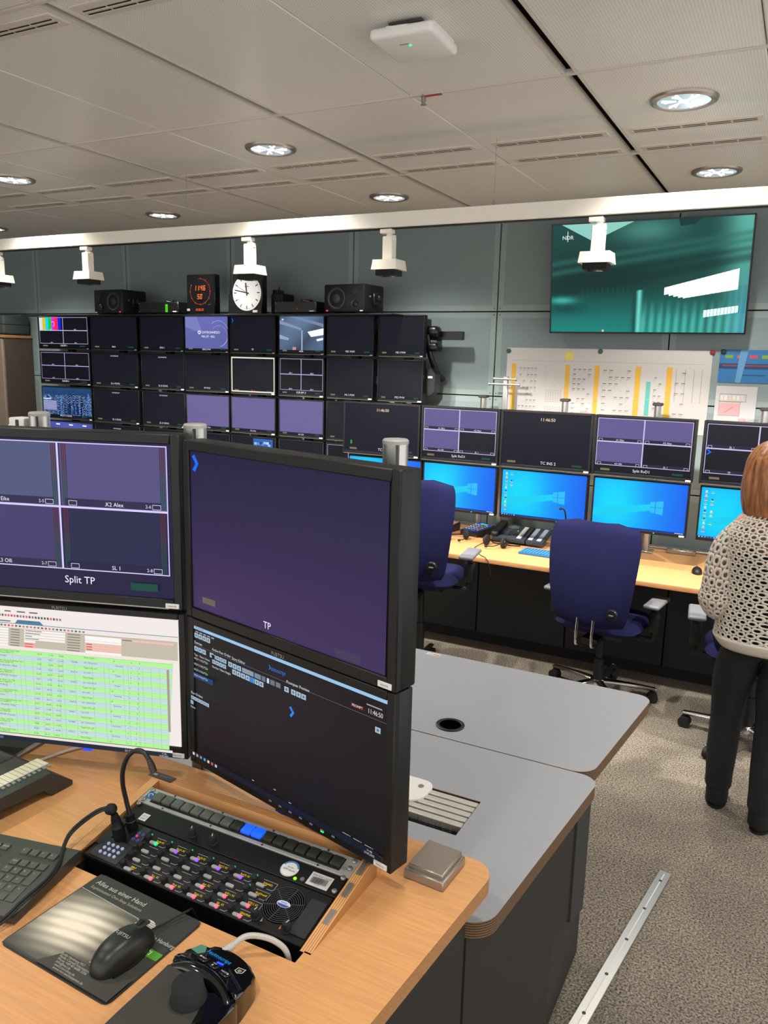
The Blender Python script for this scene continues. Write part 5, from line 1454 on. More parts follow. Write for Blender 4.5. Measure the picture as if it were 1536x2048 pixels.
# ---- keyboard
kb = thing('keyboard', 'black full-size keyboard under the plug cord on the wooden desk', 'keyboard', (-1.065, .898, ZW), R(12.5))
KW, KD = .455, .172
MB().prism([(0, .006), (-KD, .004), (-KD, .014), (-.13, .020), (-.03, .026), (0, .024)], -KW, 0, M=Matrix(((0, 0, 1, 0), (1, 0, 0, 0), (0, 1, 0, 0), (0, 0, 0, 1)))).build('body', mat('kb_black', '363833', .45), kb)
for x in (-.03, -KW + .03):
    MB().rbox(x - .012, x + .012, -.03, -.012, 0, .008, .002, 1).build('foot', 'rubber', kb)
wave = {}
def keycap(w_, h_):
    k = (round(w_, 4), round(h_, 4))
    if k not in wave:
        b = MB(); hw, hh = w_ / 2, h_ / 2
        b.add([(-hw, -hh, 0), (hw, -hh, 0), (hw, hh, 0), (-hw, hh, 0), (-hw + .0012, -hh + .0012, .004), (hw - .0012, -hh + .0012, .004), (hw - .0012, hh - .0012, .004), (-hw + .0012, hh - .0012, .004)],
              [(0, 1, 5, 4), (1, 2, 6, 5), (2, 3, 7, 6), (3, 0, 4, 7), (4, 5, 6, 7)])
        wave[k] = b.mesh('keycap', mat('keycap_black', '44453f', .42), smooth=False)
    return wave[k]
pt = .019
slope = math.degrees(math.atan2(.012, .13))
def kz(y): return .0135 + (y + KD) * (.0125 / .155)
def key(x, y, w_=1, h_=1, t=None):
    o = put('keycap', keycap(.0168 + (w_ - 1) * pt, .0165 + (h_ - 1) * pt), kb, T(x + (w_ - 1) * pt / 2, y - (h_ - 1) * pt / 2, kz(y - (h_ - 1) * pt / 2)) @ RX(slope))
    if t:
        p = Pic(.010, .005); p.text(t, .1, .95, .8, 'b8b8ac'); p.build('legend', o, T(-.0058 - (w_ - 1) * pt / 2, -.0005 + (h_ - 1) * pt / 2, .0042) @ RX(-90), PRINT)
KX = -.088; KY = [-.034, -.062, -.081, -.1, -.119, -.138]
for i, t in enumerate(('x', '-', '+', 'o')): key(KX + pt * i, KY[0], t=t)
for i, t in enumerate(('num', '/', '*', '-')): key(KX + pt * i, KY[1], t=t)
for i, t in enumerate('789'): key(KX + pt * i, KY[2], t=t)
key(KX + pt * 3, KY[2], 1, 2, '+')
for i, t in enumerate('456'): key(KX + pt * i, KY[3], t=t)
for i, t in enumerate('123'): key(KX + pt * i, KY[4], t=t)
key(KX + pt * 3, KY[4], 1, 2, '<')
key(KX, KY[5], 2, 1, '0'); key(KX + pt * 2, KY[5], t=',')
NX = KX - .024 - 3 * pt + pt
for i, t in enumerate(('druck', 'rollen', 'pause')): key(NX + pt * i - pt + pt * .0, KY[0], t=t)
for i, t in enumerate(('einfg', 'pos1', 'bild')): key(NX + pt * i - pt, KY[1], t=t)
for i, t in enumerate(('entf', 'ende', 'bild')): key(NX + pt * i - pt, KY[2], t=t)
key(NX, KY[4], t='^')
for i in range(3): key(NX + pt * (i - 1), KY[5], t='<v>'[i])
MX = NX - pt - .024 - 14 * pt + .006
for r in range(1, 6):
    for i in range(13 if r < 5 else 4): key(MX + pt * i + (0, 0, .004, .008, .012, 0)[r] * .5, KY[r])
key(MX + pt * 4, KY[5], 5.5, 1)
for i in range(3): key(MX + pt * (10.2 + i), KY[5])
for i in range(12): key(MX + pt * i * 1.08, KY[0])

# ---- mouse pad with print
pd = thing('mouse_pad', 'dark printed mouse pad with white light streaks under the black mouse', 'mouse pad', (-.892, .788, ZW), R(-2.2))
PW, PH = .238, .198
MB().prism(rounded(-PW / 2, PW / 2, -PH / 2, PH / 2, .012), 0, .002).build('sheet', 'dark_grey', pd)
def pad_pic():
    p = Pic(PW - .004, PH - .004)
    rnd = random.Random(9)
    def f(u, v):
        c = S('383a34')
        if u < .97 and .22 < v < .97:
            # radiating streaks
            e = math.exp(-((u - .28) ** 2 / .075 + (v - .56) ** 2 / .06))
            st = .55 + .45 * math.sin(60 * (v + .1 * math.sin(3 * u)) + 2 * u) * (.4 + u)
            k = max(0, min(1, e * 1.7 * (.35 + .65 * max(0, st))))
            w_ = S('efe6cf'); c = tuple(c[i] * (1 - k) + w_[i] * k for i in range(3))
        return c
    p.paint(f, 90, 60)
    p.poly([(0, .0), (1, .0), (1, .44), (.80, .44), (.62, .235), (0, .205)], '31352f')
    p.line(0, .212, .60, .24, .006, 'b8b8b0'); p.line(.60, .24, .80, .445, .006, 'b8b8b0')
    p.poly([(.80, .435), (1, .435), (1, .515), (.86, .515)], '4f9a2c'); p.text('MCI', .83, .495, .045, 'e8f0e0')
    p.text('Alles aus einer Hand', .05, .115, .05, 'c8c8c0'); p.text('Sophisticated One-Stop Solutions', .05, .175, .032, 'a8a8a0')
    p.disc(.70, .30, .10, 'c8c6bc', 28)
    for k in range(9): p.rect(.62, .22 + k * .02, .78, .225 + k * .02, '5a5a54')
    p.text('Studio Hamburg', .76, .36, .042, 'c0c0b8', sx=.8)
    for k in range(7): p.ring(.62, .70, .06 + .035 * k, .068 + .035 * k, ['f0e8d8', 'd8c8b0', 'b8a890', '98907c', '787468', '605c52', '504e48'][k], -70, 70)
    p.poly([(.34, 1), (.45, .82), (.92, .82), (1, .74), (1, 1)], '3b3b36')
    for k, t in enumerate(('Studio Hamburg MCI', 'Media Consult International GmbH', 'Phone +49 40 6688 3206', 'info@mci.de', 'www.mci-shop.de', 'www.mci-werkstaetten.de')): p.text(t, .43 + .012 * k, .85 + .027 * k, .022, 'b4b4a8')
    return p
pad_pic().build('print', pd, T(-PW / 2 + .002, -PH / 2 + .002, .0023) @ RX(-90), PRINT)
# ---- mouse
mo = thing('computer_mouse', 'black computer mouse lying on the printed mouse pad', 'mouse', (-.826, .765, ZW + .002), R(-3))
def mshell(u, v):
    a = 2 * math.pi * u; c, s = math.cos(a), math.sin(a)
    L = .056; W_ = .031 * (1 - .10 * (1 - abs(s)) - .06 * (s > 0) * s)
    k = math.cos(v * math.pi / 2) ** .55
    x = W_ * math.copysign(abs(c) ** .85, c) * k; y = L * math.copysign(abs(s) ** .9, s) * k
    hump = .037 - .010 * max(0, y / L) ** 1.5 - .003 * max(0, -y / L)
    return (x, y, hump * math.sin(v * math.pi / 2) + .002)
b = MB(); b.grid(mshell, 36, 14, close_u=True); b.build('shell', mat('mouse_black', '1e1f1d', .38), mo, angle=80)
MB().rbox(-.0075, .0075, .012, .047, .0315, .0362, .004, 2, M=RX(-6) @ T(0, 0, .001)).build('wheel_cover', 'dark_grey', mo)
MB().cyl((-.003, .036, .030), (.003, .036, .030), .0085, n=16).build('scroll_wheel', 'rubber', mo)
p = Pic(.03, .008); p.text('FUJITSU', .5, .9, .8, 'b8b8b4', 'c'); p.build('logo', mo, T(-.015, -.004, .0398) @ RX(-93), PRINT)
MB().tube(spline([(0, .054, .008), (.004, .075, .006), (.012, .10, .008), (.018, .118, .009), (.018, .13, .004), (.016, .145, -.03)], 6), .002, 6).build('cord', 'cable_black', mo)
MB().prism([(.03 * math.cos(a), .055 * math.sin(a)) for a in [k * math.pi / 12 for k in range(24)]], 0, .003).build('base', 'rubber', mo)

# ---- prompter hand controller
hc = thing('hand_controller', 'black prompter hand controller with big scroll knob and blue light', 'controller', (-.681, .74, ZW))
def slab(poly, ztop, bev, zb=0.):
    n = len(poly)
    if sum(poly[i][0] * poly[(i + 1) % n][1] - poly[(i + 1) % n][0] * poly[i][1] for i in range(n)) < 0: poly = poly[::-1]
    bm = bmesh.new()
    lo = [bm.verts.new((x, y, zb)) for x, y in poly]; hi = [bm.verts.new((x, y, ztop(x, y))) for x, y in poly]
    bm.faces.new(lo[::-1]); tf = bm.faces.new(hi)
    for i in range(n): bm.faces.new((lo[i], lo[(i + 1) % n], hi[(i + 1) % n], hi[i]))
    bmesh.ops.bevel(bm, geom=list(tf.edges), offset=bev, segments=4, profile=.5, affect='EDGES')
    b = MB(); b.from_bm(bm); return b
def smooth_poly(pts, n=4): return [(p.x, p.y) for p in spline([(x, y, 0) for x, y in pts] + [(*pts[0], 0)], n)][:-1]
HT = math.tan(R(13))
head = smooth_poly([(-.046, .026), (-.046, .046), (-.038, .066), (-.024, .083), (-.004, .091), (.02, .0895), (.047, .081), (.074, .066), (.082, .036), (.083, .008), (.062, .018), (.03, .026), (0, .027)], 3)
slab(head, lambda x, y: .040 - (y - .03) * HT, .006).build('head', 'black_gloss', hc, angle=60)
palm = smooth_poly([(-.046, .026), (-.045, -.02), (-.049, -.10), (-.046, -.17), (-.025, -.205), (.02, -.212), (.055, -.195), (.066, -.12), (.056, -.05), (.043, -.012), (.03, .006), (0, .016)], 3)
slab(palm, lambda x, y: .037 + .06 * min(0, y + .03), .010).build('palm_rest', mat('palm_grey', '35342f', .75), hc, angle=60)
wing = smooth_poly([(.036, .006), (.083, .012), (.0845, -.035), (.078, -.11), (.066, -.17), (.062, -.12), (.054, -.05), (.044, -.014)], 3)
slab(wing, lambda x, y: .0385 + .05 * min(0, y + .02), .006).build('side_wing', 'black_gloss', hc, angle=60)
MB().tube(spline([(-.042, .020, .030), (-.02, .024, .036), (.005, .024, .038), (.03, .021, .038), (.058, .012, .036), (.078, -.002, .032)], 6), [.006 + .006 * math.sin(math.pi * k / 30) for k in range(31)], 12).build('ridge', 'black_gloss', hc)
K0 = T(.022, -.017, .034)
MB().lathe([(.0255, 0), (.0255, .006), (.0235, .009), (.0215, .027), (.0198, .029), (.0001, .0292)], 40, M=K0 @ RX(3)).build('scroll_knob', 'matte_black', hc)
kb_m = MB().rbox(-.0085, .0085, -.0062, .0062, -.001, .0025, .0015, 1).mesh('button', 'black_satin')
HB = T(0, .03, .0402) @ RX(-13)
for i, (x, y, t, a) in enumerate(((-.009, .0205, 'PREV', 'l'), (.0135, .0165, 'TOP', 'u'), (.0385, .0105, 'NEXT', 'r'))):
    o = put('button', kb_m, hc, HB @ T(x, y, 0) @ RZ(-10))
    p = Pic(.015, .008)
    if a == 'l': p.poly([(.0, .5), (.2, .2), (.2, .8)][::-1], 'e8e8e8'); p.text(t, .28, .7, .38, 'd8d8d8')
    elif a == 'r': p.poly([(1, .5), (.8, .2), (.8, .8)], 'e8e8e8'); p.text(t, .0, .7, .38, 'd8d8d8')
    else: p.poly([(.5, .5), (.38, .95), (.62, .95)][::-1], 'e8e8e8'); p.text(t, .5, .4, .32, 'd8d8d8', 'c')
    p.build('arrow_print', o, T(-.0075, -.004, .0027) @ RX(-90), PRINT)
MB().rbox(.0115, .0235, .0245, .0285, .0002, .0015, .0006, 1, M=HB).build('status_light', 'led_blue', hc)
p = Pic(.050, .011); p.text('autoscript', .09, .8, .72, '2a9cf0', sx=.93); p.poly([(.0, .1), (.03, .1), (.07, .45), (.03, .8), (0, .8), (.04, .45)], '2a9cf0'); p.build('logo', hc, HB @ T(-.018, .036, .0006) @ RZ(-7) @ RX(-90))
p = Pic(.015, .015); p.poly([(.08, .1), (.92, .0), (.96, .7), (.5, 1), (.04, .72)][::-1], 'd4d4d0'); p.poly([(.16, .18), (.85, .1), (.88, .66), (.5, .9), (.12, .68)][::-1], '101012'); p.text('ip', .52, .66, .42, 'e0e0dc', 'c'); p.build('emblem', hc, HB @ T(.043, .022, .0006) @ RX(-90), PRINT)
MB().rbox(.062, .075, -.022, .004, .034, .0412, .0025, 2, M=RY(4)).build('side_switch', 'black_gloss', hc)
MB().prism([(-.040, .030), (-.036, .048), (-.026, .050), (-.018, .036), (-.024, .026)], 0, .0006, M=HB).build('tape', mat('tape_green', '5f8f7e', .2), hc)
MB().tube(spline([(.0, .094, .020), (.006, .108, .028), (.0145, .122, .032), (.030, .134, .030), (.050, .145, .022), (.066, .154, .004), (.07, .16, -.03)], 8), .0045, 8).build('cable', 'cable_grey', hc)
MB().cyl((-.006, .084, .018), (.004, .104, .026), .0075, .0055, 12).build('cable_boot', 'cable_grey', hc)

# ---- desk telephone at the left edge
ph = thing('desk_telephone', 'black desk telephone with cream label strip beside the front keyboard', 'telephone', (-1.287, 1.075, ZW), R(-3))
MB().prism([(0, .003), (-.05, 0), (-.07, .02), (-.26, .03), (-.27, .05), (-.05, .052), (.0, .012)], -.30, 0, M=Matrix(((0, 0, 1, 0), (1, 0, 0, 0), (0, 1, 0, 0), (0, 0, 0, 1)))).build('body', mat('phone_black', '30302c', .5), ph)
MB().rbox(-.25, -.05, -.23, -.2, 0, .034, .004, 1).build('stand', 'black_plastic', ph)
b = MB(); b.rbox(-.074, -.036, -.24, -.028, .0505, .0535, .001, 1); b.build('label_strip', mat('label_cream', 'd8d0b8', .6), ph)
b = MB()
for k in range(18): b.box(-.074, -.036, -.236 + k * .0115, -.2355 + k * .0115, .0535, .0538)
b.build('label_lines', 'dark_grey', ph)
lm = MB().rbox(-.0045, .0045, -.0035, .0035, 0, .0035, .001, 1).mesh('memory_key', mat('key_glass', '7c8480', .3))
for k in range(18): put('memory_key', lm, ph, T(-.028, -.233 + k * .0117, .0505))
b = MB(); b.rbox(-.29, -.12, -.17, -.05, .05, .0535, .003, 1); b.build('display_frame', 'black_satin', ph)
MB().rbox(-.27, -.14, -.15, -.07, .053, .0545, .001, 1).build('display', 'black_gloss', ph)
MB().rbox(-.292, -.245, -.262, -.10, .055, .078, .02, 3).build('handset', 'black_plastic', ph)

# ---- things beside and under the monitors
sb = thing('socket_box', 'square brushed metal flip-lid socket box on the wooden desk corner', 'socket', (-.496, 1.192, ZW), R(-3))
MB().rbox(-.039, .039, -.046, .046, 0, .018, .002, 1).build('frame', 'steel', sb)
MB().rbox(-.034, .034, -.038, .042, .0175, .0275, .0015, 1, M=RX(2)).build('lid', mat('lid_steel', 'a49d94', .36, .75), sb)
tb = thing('tablet', 'flat grey tablet lying under the left front monitor', 'tablet', (-1.60, 1.085, ZW), R(8))
MB().rbox(-.12, .12, -.03, .16, 0, .010, .004, 2).build('slab', 'steel', tb)
MB().rbox(-.112, .112, -.02, .152, .0095, .0105, .0004, 1).build('glass', 'dark_grey', tb)
MB().tube(spline([(.10, -.035, .004), (.16, -.02, .004), (.2, .06, .004), (.23, .1, .004)], 6), .003, 6).build('cable', 'white_plastic', tb)
def post(x, label, extra=False):
    t = thing('monitor_post', label, 'post', (x, 1.30, GZ), 0, 'posts carrying the front monitors')
    b = MB(); prof = []
    n = 40
    for k in range(n):
        a = 2 * math.pi * k / n; r = .0235
        if min(abs((math.degrees(a) - q + 180) % 360 - 180) for q in (35, 125, 215, 305)) < 7: r = .016
        prof.append((r * math.cos(a), r * math.sin(a)))
    b.prism(prof, .012, .875); b.build('pole', 'aluminium', t)
    MB().lathe([(.0245, .875), (.0245, .881), (.022, .884), (.0001, .884)], 32).build('cap', mat('cap_grey', 'a9a9a4', .5), t)
    MB().rbox(-.05, .05, -.045, .05, 0, .012, .003, 1).build('foot_plate', 'aluminium', t)
    for z in (.25, .67): MB().rbox(-.034, .034, -.034, .034, z - .03, z + .03, .006, 2).build('clamp', 'dark_grey', t)
    if extra:
        b = MB(); b.rbox(-.085, -.03, -.02, .02, .80, .868, .004, 2); b.build('hinge_block', 'white_plastic', t)
        MB().rbox(-.06, -.048, -.022, .022, .80, .864, .002, 1).build('hinge_band', 'dark_grey', t)
        MB().rbox(-.105, -.08, -.008, .008, .84, .85, .003, 1, M=RY(0)).build('lever', 'white_plastic', t)
    return t
post(-.652, 'grooved aluminium post rising behind the front screen captioned TP')
post(-1.125, 'grooved aluminium post rising where the two front screens meet')
post(-1.60, 'grooved aluminium post with hinge rising behind the front split screen', True)

# ================================================================ front monitors
def painted_haze(w_, h_, c1, c2):
    p = Pic(w_, h_)
    a, b_ = S(c1), S(c2)
    p.paint(lambda u, v: tuple(a[i] * (1 - v) + b_[i] * v for i in range(3)), 4, 8)
    return p
FWB = (.020, .020, .020, .022)
def add_arm(t, h_, pxy):
    """short arm from the housing to its post, in the monitor's own frame."""
    M = t.matrix_basis.inverted() if False else (T(*t.location) @ RZ(math.degrees(t.rotation_euler.z))).inverted()
    q = M @ Vector((pxy[0], pxy[1], t.location.z))
    MB().rbox(-.06, .06, .044, .058, h_ / 2 - .06, h_ / 2 + .06, .003, 1).build('mount_plate', 'dark_grey', t)
    e_ = Vector((q.x, q.y)); e_ = e_ * (1 - .03 / max(.05, e_.length))
    MB().tube([(0, .056, h_ / 2), (q.x * .5, max(.06, q.y * .8), h_ / 2), (e_.x, e_.y, h_ / 2)], .014, 8).build('support_arm', 'dark_grey', t)
W1, H1, H2 = .560, .363, .327
yawR = math.degrees(math.atan2(1.079 - 1.210, -.528 + 1.080)); cR = ((-1.080 - .528) / 2, (1.210 + 1.079) / 2)
yawL = 17.8; dl = Vector((math.cos(R(yawL)), math.sin(R(yawL)))); eL = Vector((-1.084, 1.205)); cL = eL - dl * (W1 / 2)
# TP screen, its violet reflected haze painted in as a gradient
p = painted_haze(W1 - .04, H1 - .042, '1d1a3c', '40305c')
p.poly([(.012, .035), (.027, .022), (.052, .075), (.03, .128), (.014, .118), (.033, .077)], '0a6cff')
p.rect(.06, .915, .14, .955, '6a5e58'); p.rect(.78, .945, .895, .99, '423c58'); p.text('TP', .44, .975, .042, 'f4ecff', 'c')
t = monitor('front_monitor', 'large black front monitor with dark violet screen captioned TP', .567, H1, p, (cR[0], cR[1], 1.418), R(yawR), FWB, .05, 'front monitors on the wooden desk', strip=False)
add_arm(t, H1, (-.652, 1.30))
# autoscript screen
def auto_pic(w_, h_):
    p = Pic(w_, h_)
    a = S('201c20')
    p.paint(lambda u, v: tuple(a[i] * (.7 + .5 * math.exp(-((u - .5) ** 2 + (v - .35) ** 2) * 5)) for i in range(3)), 10, 8)
    p.rect(0, .0, 1, .028, '9ac4ea'); p.text('Autoscript', .01, .022, .016, '30506c'); 
    for k in range(5): p.rect(.01 + k * .025, .04, .028 + k * .025, .05, 'a0a0a8')
    lb = 'a8bed2'
    def btns(x, y, n, s=.026, c=lb): 
        for k in range(n):
            p.rect(x + k * s, y, x + k * s + s * .86, y + s * 1.35, c); p.rect(x + k * s + s * .25, y + s * .35, x + k * s + s * .6, y + s * 1.0, '5c7288')
    btns(.005, .055, 4); p.text('Devices', .005, .135, .02, 'e0e0e4')
    p.line(.0, .145, 1, .145, .0025, '706a68')
    btns(.005, .155, 3); btns(.105, .155, 1)
    for k, tx in enumerate(('Type', 'Name', 'Status')): p.text(tx, .005 + k * .035, .225, .016, 'd0d0d4')
    for k in range(4):
        y = .255 + k * .042
        if k == 3: p.rect(0, y - .026, .125, y + .014, '1a3c78')
        p.text('WLP-%d' % (k + 1), .005, y, .017, 'c8c8d0'); p.text('WLPTD', .045, y, .017, 'c8c8d0'); p.disc(.09, y - .008, .007, '20d030', 8)
    p.text('Active Run Order', .125, .128, .02, 'd8d8dc'); btns(.128, .155, 4, .022); btns(.128, .192, 4, .022); p.rect(.128, .155, .146, .185, '101010'); btns(.228, .155, 1)
    p.text('Number Video Height', .13, .25, .016, 'd8d8dc')
    p.text('Story Editor', .25, .128, .02, 'd8d8dc')
    btns(.255, .155, 2); p.rect(.31, .155, .375, .19, '8c98a6'); p.rect(.38, .155, .415, .19, '7c8896'); p.rect(.42, .155, .44, .19, '6c7684'); p.rect(.448, .155, .46, .19, 'b8e0f4'); p.rect(.466, .155, .49, .19, '6c7684'); p.rect(.496, .155, .52, .19, '6c7684')
    btns(.255, .195, 7); p.rect(.255 + 4 * .026, .195, .255 + 4 * .026 + .022, .23, '3484dc')
    p.text('autoscript', .475, .085, .03, '3878e0', sx=.8); p.poly([(.463, .055), (.468, .055), (.474, .07), (.468, .085), (.463, .085), (.469, .07)], '3878e0')
    p.text('Prompter Preview', .555, .128, .02, 'd8d8dc'); btns(.545, .155, 1); btns(.58, .155, 3)
    p.poly([(.572, .285), (.580, .272), (.598, .31), (.582, .347), (.574, .337), (.586, .31)], '2a86f0')
    p.rect(.86, .075, .92, .105, '4a1018'); p.text('PROMPT', .89, .097, .016, 'f4dcdc', 'c'); p.text('11:46:50', .935, .1, .03, 'd8d8e0', sx=.8); p.rect(.93, .045, .995, .053, 'a0a0a8'); btns(.968, .165, 1)
    p.text('Run Orders', .005, .51, .02, 'd8d8dc'); btns(.005, .525, 6, .02); btns(.005, .56, 1, .02); p.text('Name', .005, .615, .016, 'd0d0d4')
    p.rect(0, .955, 1, 1, '151a28')
    for k, c in enumerate(('e0e0e0', 'a8a8b0', '8890a0', '40a8e0', 'e0d8c0', 'e05848', 'c8d0d8')): p.rect(.012 + k * .024, .966, .024 + k * .024, .986, c)
    p.text('11:46', .96, .975, .014, 'd0d0d8', 'c'); p.text('23.05.2025', .96, .995, .013, 'd0d0d8', 'c')
    for k in range(3): p.rect(.84 + .05 * k, .938, .87 + .05 * k, .943, '9a9aa4'); p.disc(.875 + .05 * k, .94, .004, '20d040', 8)
    for x, y in ((.38, .92), (.5, .90), (.58, .935)): p.rect(x, y, x + .012, y + .006, 'a8acb8')
    return p
FB2 = (.018, .018, .017, .024)
p = auto_pic(.567 - .036, H2 - .041)
t = monitor('front_monitor', 'black front monitor with dark prompter software and blue title bar', .567, H2, p, (cR[0] - .002, cR[1] + .004, 1.088), R(yawR), FB2, .045, 'front monitors on the wooden desk', strip=False, badge='FUJITSU', buttons=True, led=(.12,))
add_arm(t, H2, (-.652, 1.30))
MB().rbox(-.02, .025, .006, .02, -.012, .001, .002, 1).build('usb_plug', mat('usb_blue', '2838c8', .4), t)
# split screen
def split_front(w_, h_):
    p = Pic(w_, h_, '211d40')
    qx = .53; bot = .845; my = .43
    q = [(.0, .012, qx, my, '50567e', '.K1 Eike', '2-5'), (qx, .012, .988, my, '544f80', '.K2 Alex', '2-6'), (.0, my, qx, bot, '453c6c', '.K3 Olli', '2-7'), (qx, my, .988, bot, '25254a', 'SL 1', '2-8')]
    for x0, y0, x1, y1, c, n_, k_ in q:
        p.rect(x0 + .004, y0 + .004, x1 - .004, y1 - .004, c)
        for sx in (0, 1):
            if x0 == 0 and sx == 0: continue
            for j in range(3):
                xx = x0 + .012 + j * .008 if sx == 0 else x1 - .034 + j * .008
                p.paint(lambda u, v: tuple(S('5c2038')[i] * max(0, 1 - 1.7 * v) + S('1c4a48')[i] * max(0, 1.5 * v - .5) + .03 * (1 - abs(2 * v - 1)) for i in range(3)), 1, 8, xx, y0 + .012, xx + .005, y1 - .012)
        p.rect(x0 + .02, y1 - .055, x1 - .03, y1 - .008, '2a2848' if n_ != 'SL 1' else '22213f')
        p.text(n_, (x0 + x1) / 2, y1 - .016, .026, 'f2f0ff', 'c'); p.text(k_, x1 - .085, y1 - .018, .021, 'd8d8ec', 'c')
        p.frame(x1 - .068, y1 - .042, x1 - .032, y1 - .01, .003, 'dcdcf0')
        if x0 > 0: p.frame(x0 + .035, y1 - .042, x0 + .071, y1 - .01, .003, 'dcdcf0')
    for x0, y0, x1, y1, *_ in q: p.frame(x0, y0, x1, y1, .0065, 'dad2ff')
    p.text('Split TP', .60, .935, .048, 'f8f4ff', 'c'); p.rect(.82, .905, .935, .955, '134a40'); p.rect(.06, .9, .14, .945, '5c564e')
    return p
p = split_front(W1 - .04, H1 - .042)
t = monitor('front_monitor', 'large black front monitor with four-way violet split captioned Split TP', W1, H1, p, (cL.x, cL.y, 1.427), R(yawL), FWB, .05, 'front monitors on the wooden desk', strip=True)
add_arm(t, H1, (-1.60, 1.30))
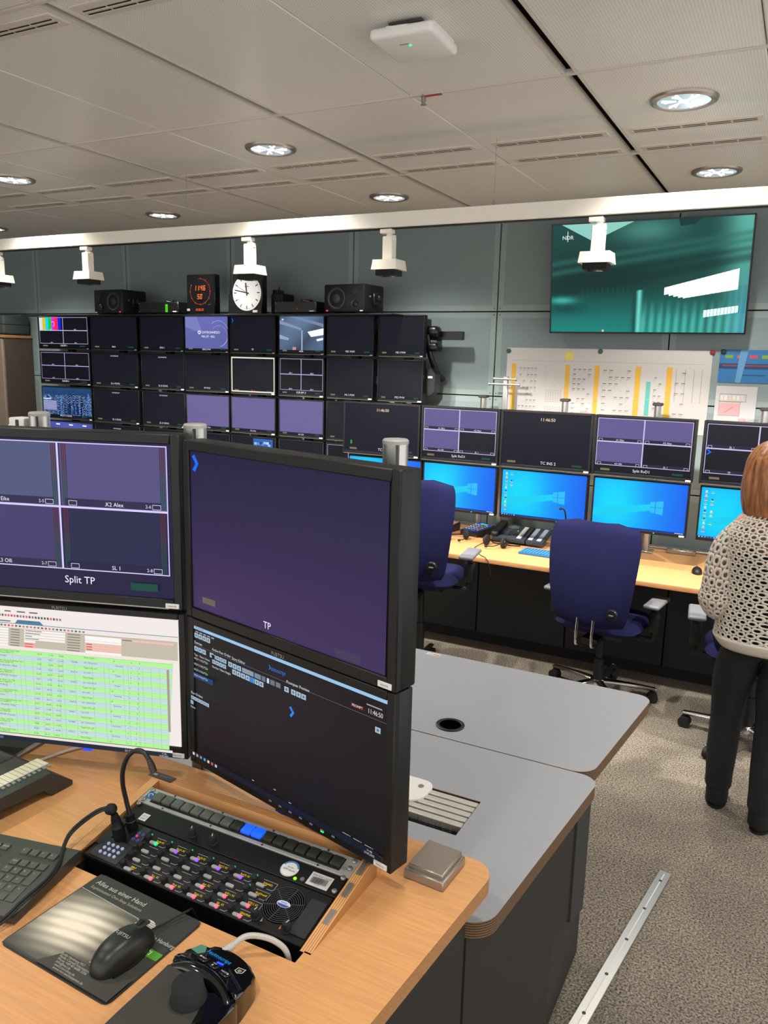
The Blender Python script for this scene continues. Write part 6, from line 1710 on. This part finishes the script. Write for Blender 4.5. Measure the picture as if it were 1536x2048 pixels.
# rundown screen
def rundown(w_, h_):
    p = Pic(w_, h_, 'f3e9e6'); rnd = random.Random(21)
    p.text('OpenMedia 2025', .01, .022, .016, '555055')
    for k in range(7): p.rect(.03 + k * .055, .035, .03 + k * .055 + rnd.uniform(.025, .04), .045, '6a6466')
    for k in range(34): p.rect(.05 + k * .0135, .062, .0585 + k * .0135, .08, rnd.choice(('5a5a62', '5a5a62', '8a8488', 'd86a60', 'b06a60')))
    for x in (.0, .15): p.rect(x + .02, .108, x + .13, .118, '7a767a')
    p.poly([(.30, .126), (.312, .098), (.41, .098), (.425, .126)][::-1], '4e7c98'); p.rect(0, .126, 1, .131, '5c8aa6')
    p.rect(0, .131, 1, .158, 'efe6e2')
    for k in range(30): p.rect(.12 + k * .0165, .138, .130 + k * .0165, .152, rnd.choice(('6a6a70', 'c05a50', '5a705c', '8a868a', 'e07a70')))
    p.rect(.04, .158, 1, .305, 'c5bcac')
    for k in range(7):
        y = .163 + k * .0198
        p.rect(.045, y + .004, .10, y + .011, '837a70'); p.rect(.125, y, .275, y + .0175, 'f8f2ee'); p.rect(.13, y + .005, .13 + rnd.uniform(.05, .09), y + .011, '7a7470')
        p.rect(.285, y + .004, .325, y + .011, '837a70')
        if k < 4: p.rect(.345, y, .525, y + .0175, 'f8f2ee'); p.rect(.35, y + .005, .35 + rnd.uniform(.03, .08), y + .011, '7a7470')
        elif k < 5: p.rect(.345, y, .395, y + .0175, 'f8f2ee')
        else: p.rect(.345, y, .395, y + .0175, 'f4b0a4'); p.rect(.35, y + .005, .385, y + .011, 'd04040')
        p.rect(.535, y + .004, .59, y + .011, '837a70')
    p.rect(.615, .163, .77, .198, 'fbf6f2'); p.rect(.615, .2, .77, .216, 'fbf6f2')
    for k in range(3): p.rect(.615, .219 + k * .0195, .77, .2365 + k * .0195, 'f2c0b4'); p.rect(.62, .224 + k * .0195, .645, .231 + k * .0195, 'c84a40')
    p.rect(.615, .279, .77, .296, 'fbf6f2'); p.rect(.82, .163, .99, .18, 'f2c0b4'); p.rect(.775, .167, .815, .175, '837a70')
    p.rect(.04, .305, 1, .322, 'f0e6da')
    n = 17; y0 = .322; rh = (.945 - y0) / n
    vx = [.055, .125, .15, .235, .255, .30, .335, .365, .385, .42, .455, .495, .53, .55, .60, .675, .725, .745, .805, .825, .865, .885, .92, .955]
    for r in range(n):
        y = y0 + r * rh; g = r % 2 == 0
        p.rect(.045, y, .985, y + rh, 'b2f59c' if g else 'c2dede')
        p.rect(.045, y, .985, y + .0018, '7fae86')
        ink = '4a5550'
        p.poly([(.052, y + rh * .25), (.062, y + rh * .5), (.052, y + rh * .75)][::-1], '5c8a60')
        p.disc(.085, y + rh * .5, .011, '8a6a6a' if g else '6a6470', 10); p.disc(.085, y + rh * .5, .006, 'd8c8c8', 8)
        p.text('Studio' if g else 'Clip', .135, y + rh * .62, .013, ink)
        tx = ('Live Teaser Studio Sofa -', 'Vorspann', 'Begruessung Zuschauer und', 'Das Aktuellste, Alltag', 'Talk: Gespraech -', 'EINSPIELER: Praesenz', 'Talk: Gast - UL Clip', 'AKTUELL 2')[r % 8]
        p.text(tx, .235, y + rh * .42, .0125, ink); 
        if r % 2 == 0: p.text('Thema NDR-TV', .235, y + rh * .85, .0125, ink)
        for x in (.405, .455, .50): p.text('%02d:%02d' % (rnd.randint(0, 59), rnd.randint(0, 59)), x, y + rh * .62, .0125, ink)
        if not g: p.text('9344%02d' % rnd.randint(10, 99), .555, y + rh * .5, .0125, ink)
        p.text(('Mark Keller -', 'der Ueberblick', 'Tagen hier auf', 'bei 0:00')[r % 4], .61, y + rh * .42, .0125, ink)
        if not g: p.text(rnd.choice(('Sendung', 'Sprecher', 'Trailer')), .745, y + rh * .5, .0125, ink)
        p.text('Ja', .735, y + rh * .6, .0125, ink) if g else None
        p.text('x', .81, y + rh * .6, .0125, ink); p.text('E', .845, y + rh * .6, .0125, ink)
    p.rects([(x, y0, x + .0012, .945) for x in vx], '93bf9a')
    p.rect(.985, .322, .995, .80, 'a89a90'); p.rect(.0, .945, 1, .965, 'eee2dc'); p.rect(.042, .305, .046, .95, '8a8480')
    p.rect(.10, .965, 1, 1, '222a38')
    for k, c in enumerate(('d8d8dc', 'e8c860', '90b0d8', 'e86040', 'd8b070', '5a6a88')): p.rect(.115 + k * .028, .974, .131 + k * .028, .992, c)
    p.text('23 C  Teilw. sonnig', .80, .99, .016, 'd0d4dc'); p.text('11:46', .955, .981, .012, 'd0d4dc'); p.text('23.05.2025', .945, .997, .011, 'd0d4dc')
    return p
p = rundown(.565 - .03, H2 - .04)
t = monitor('front_monitor', 'black front monitor with green and blue rundown table', .565, H2, p, ((eL - dl * .2825).x - .002, (eL - dl * .2825).y + .006, 1.090), R(yawL), (.015, .015, .014, .026), .045, 'front monitors on the wooden desk', strip=False, badge='FUJITSU', buttons=True, led=(.12,))
add_arm(t, H2, (-1.60, 1.30))
MB().rbox(.03, .052, .006, .02, -.011, .001, .002, 1).build('usb_plug', mat('usb_glow', '2838f8', .4, emit='2040ff', estr=1.5), t)
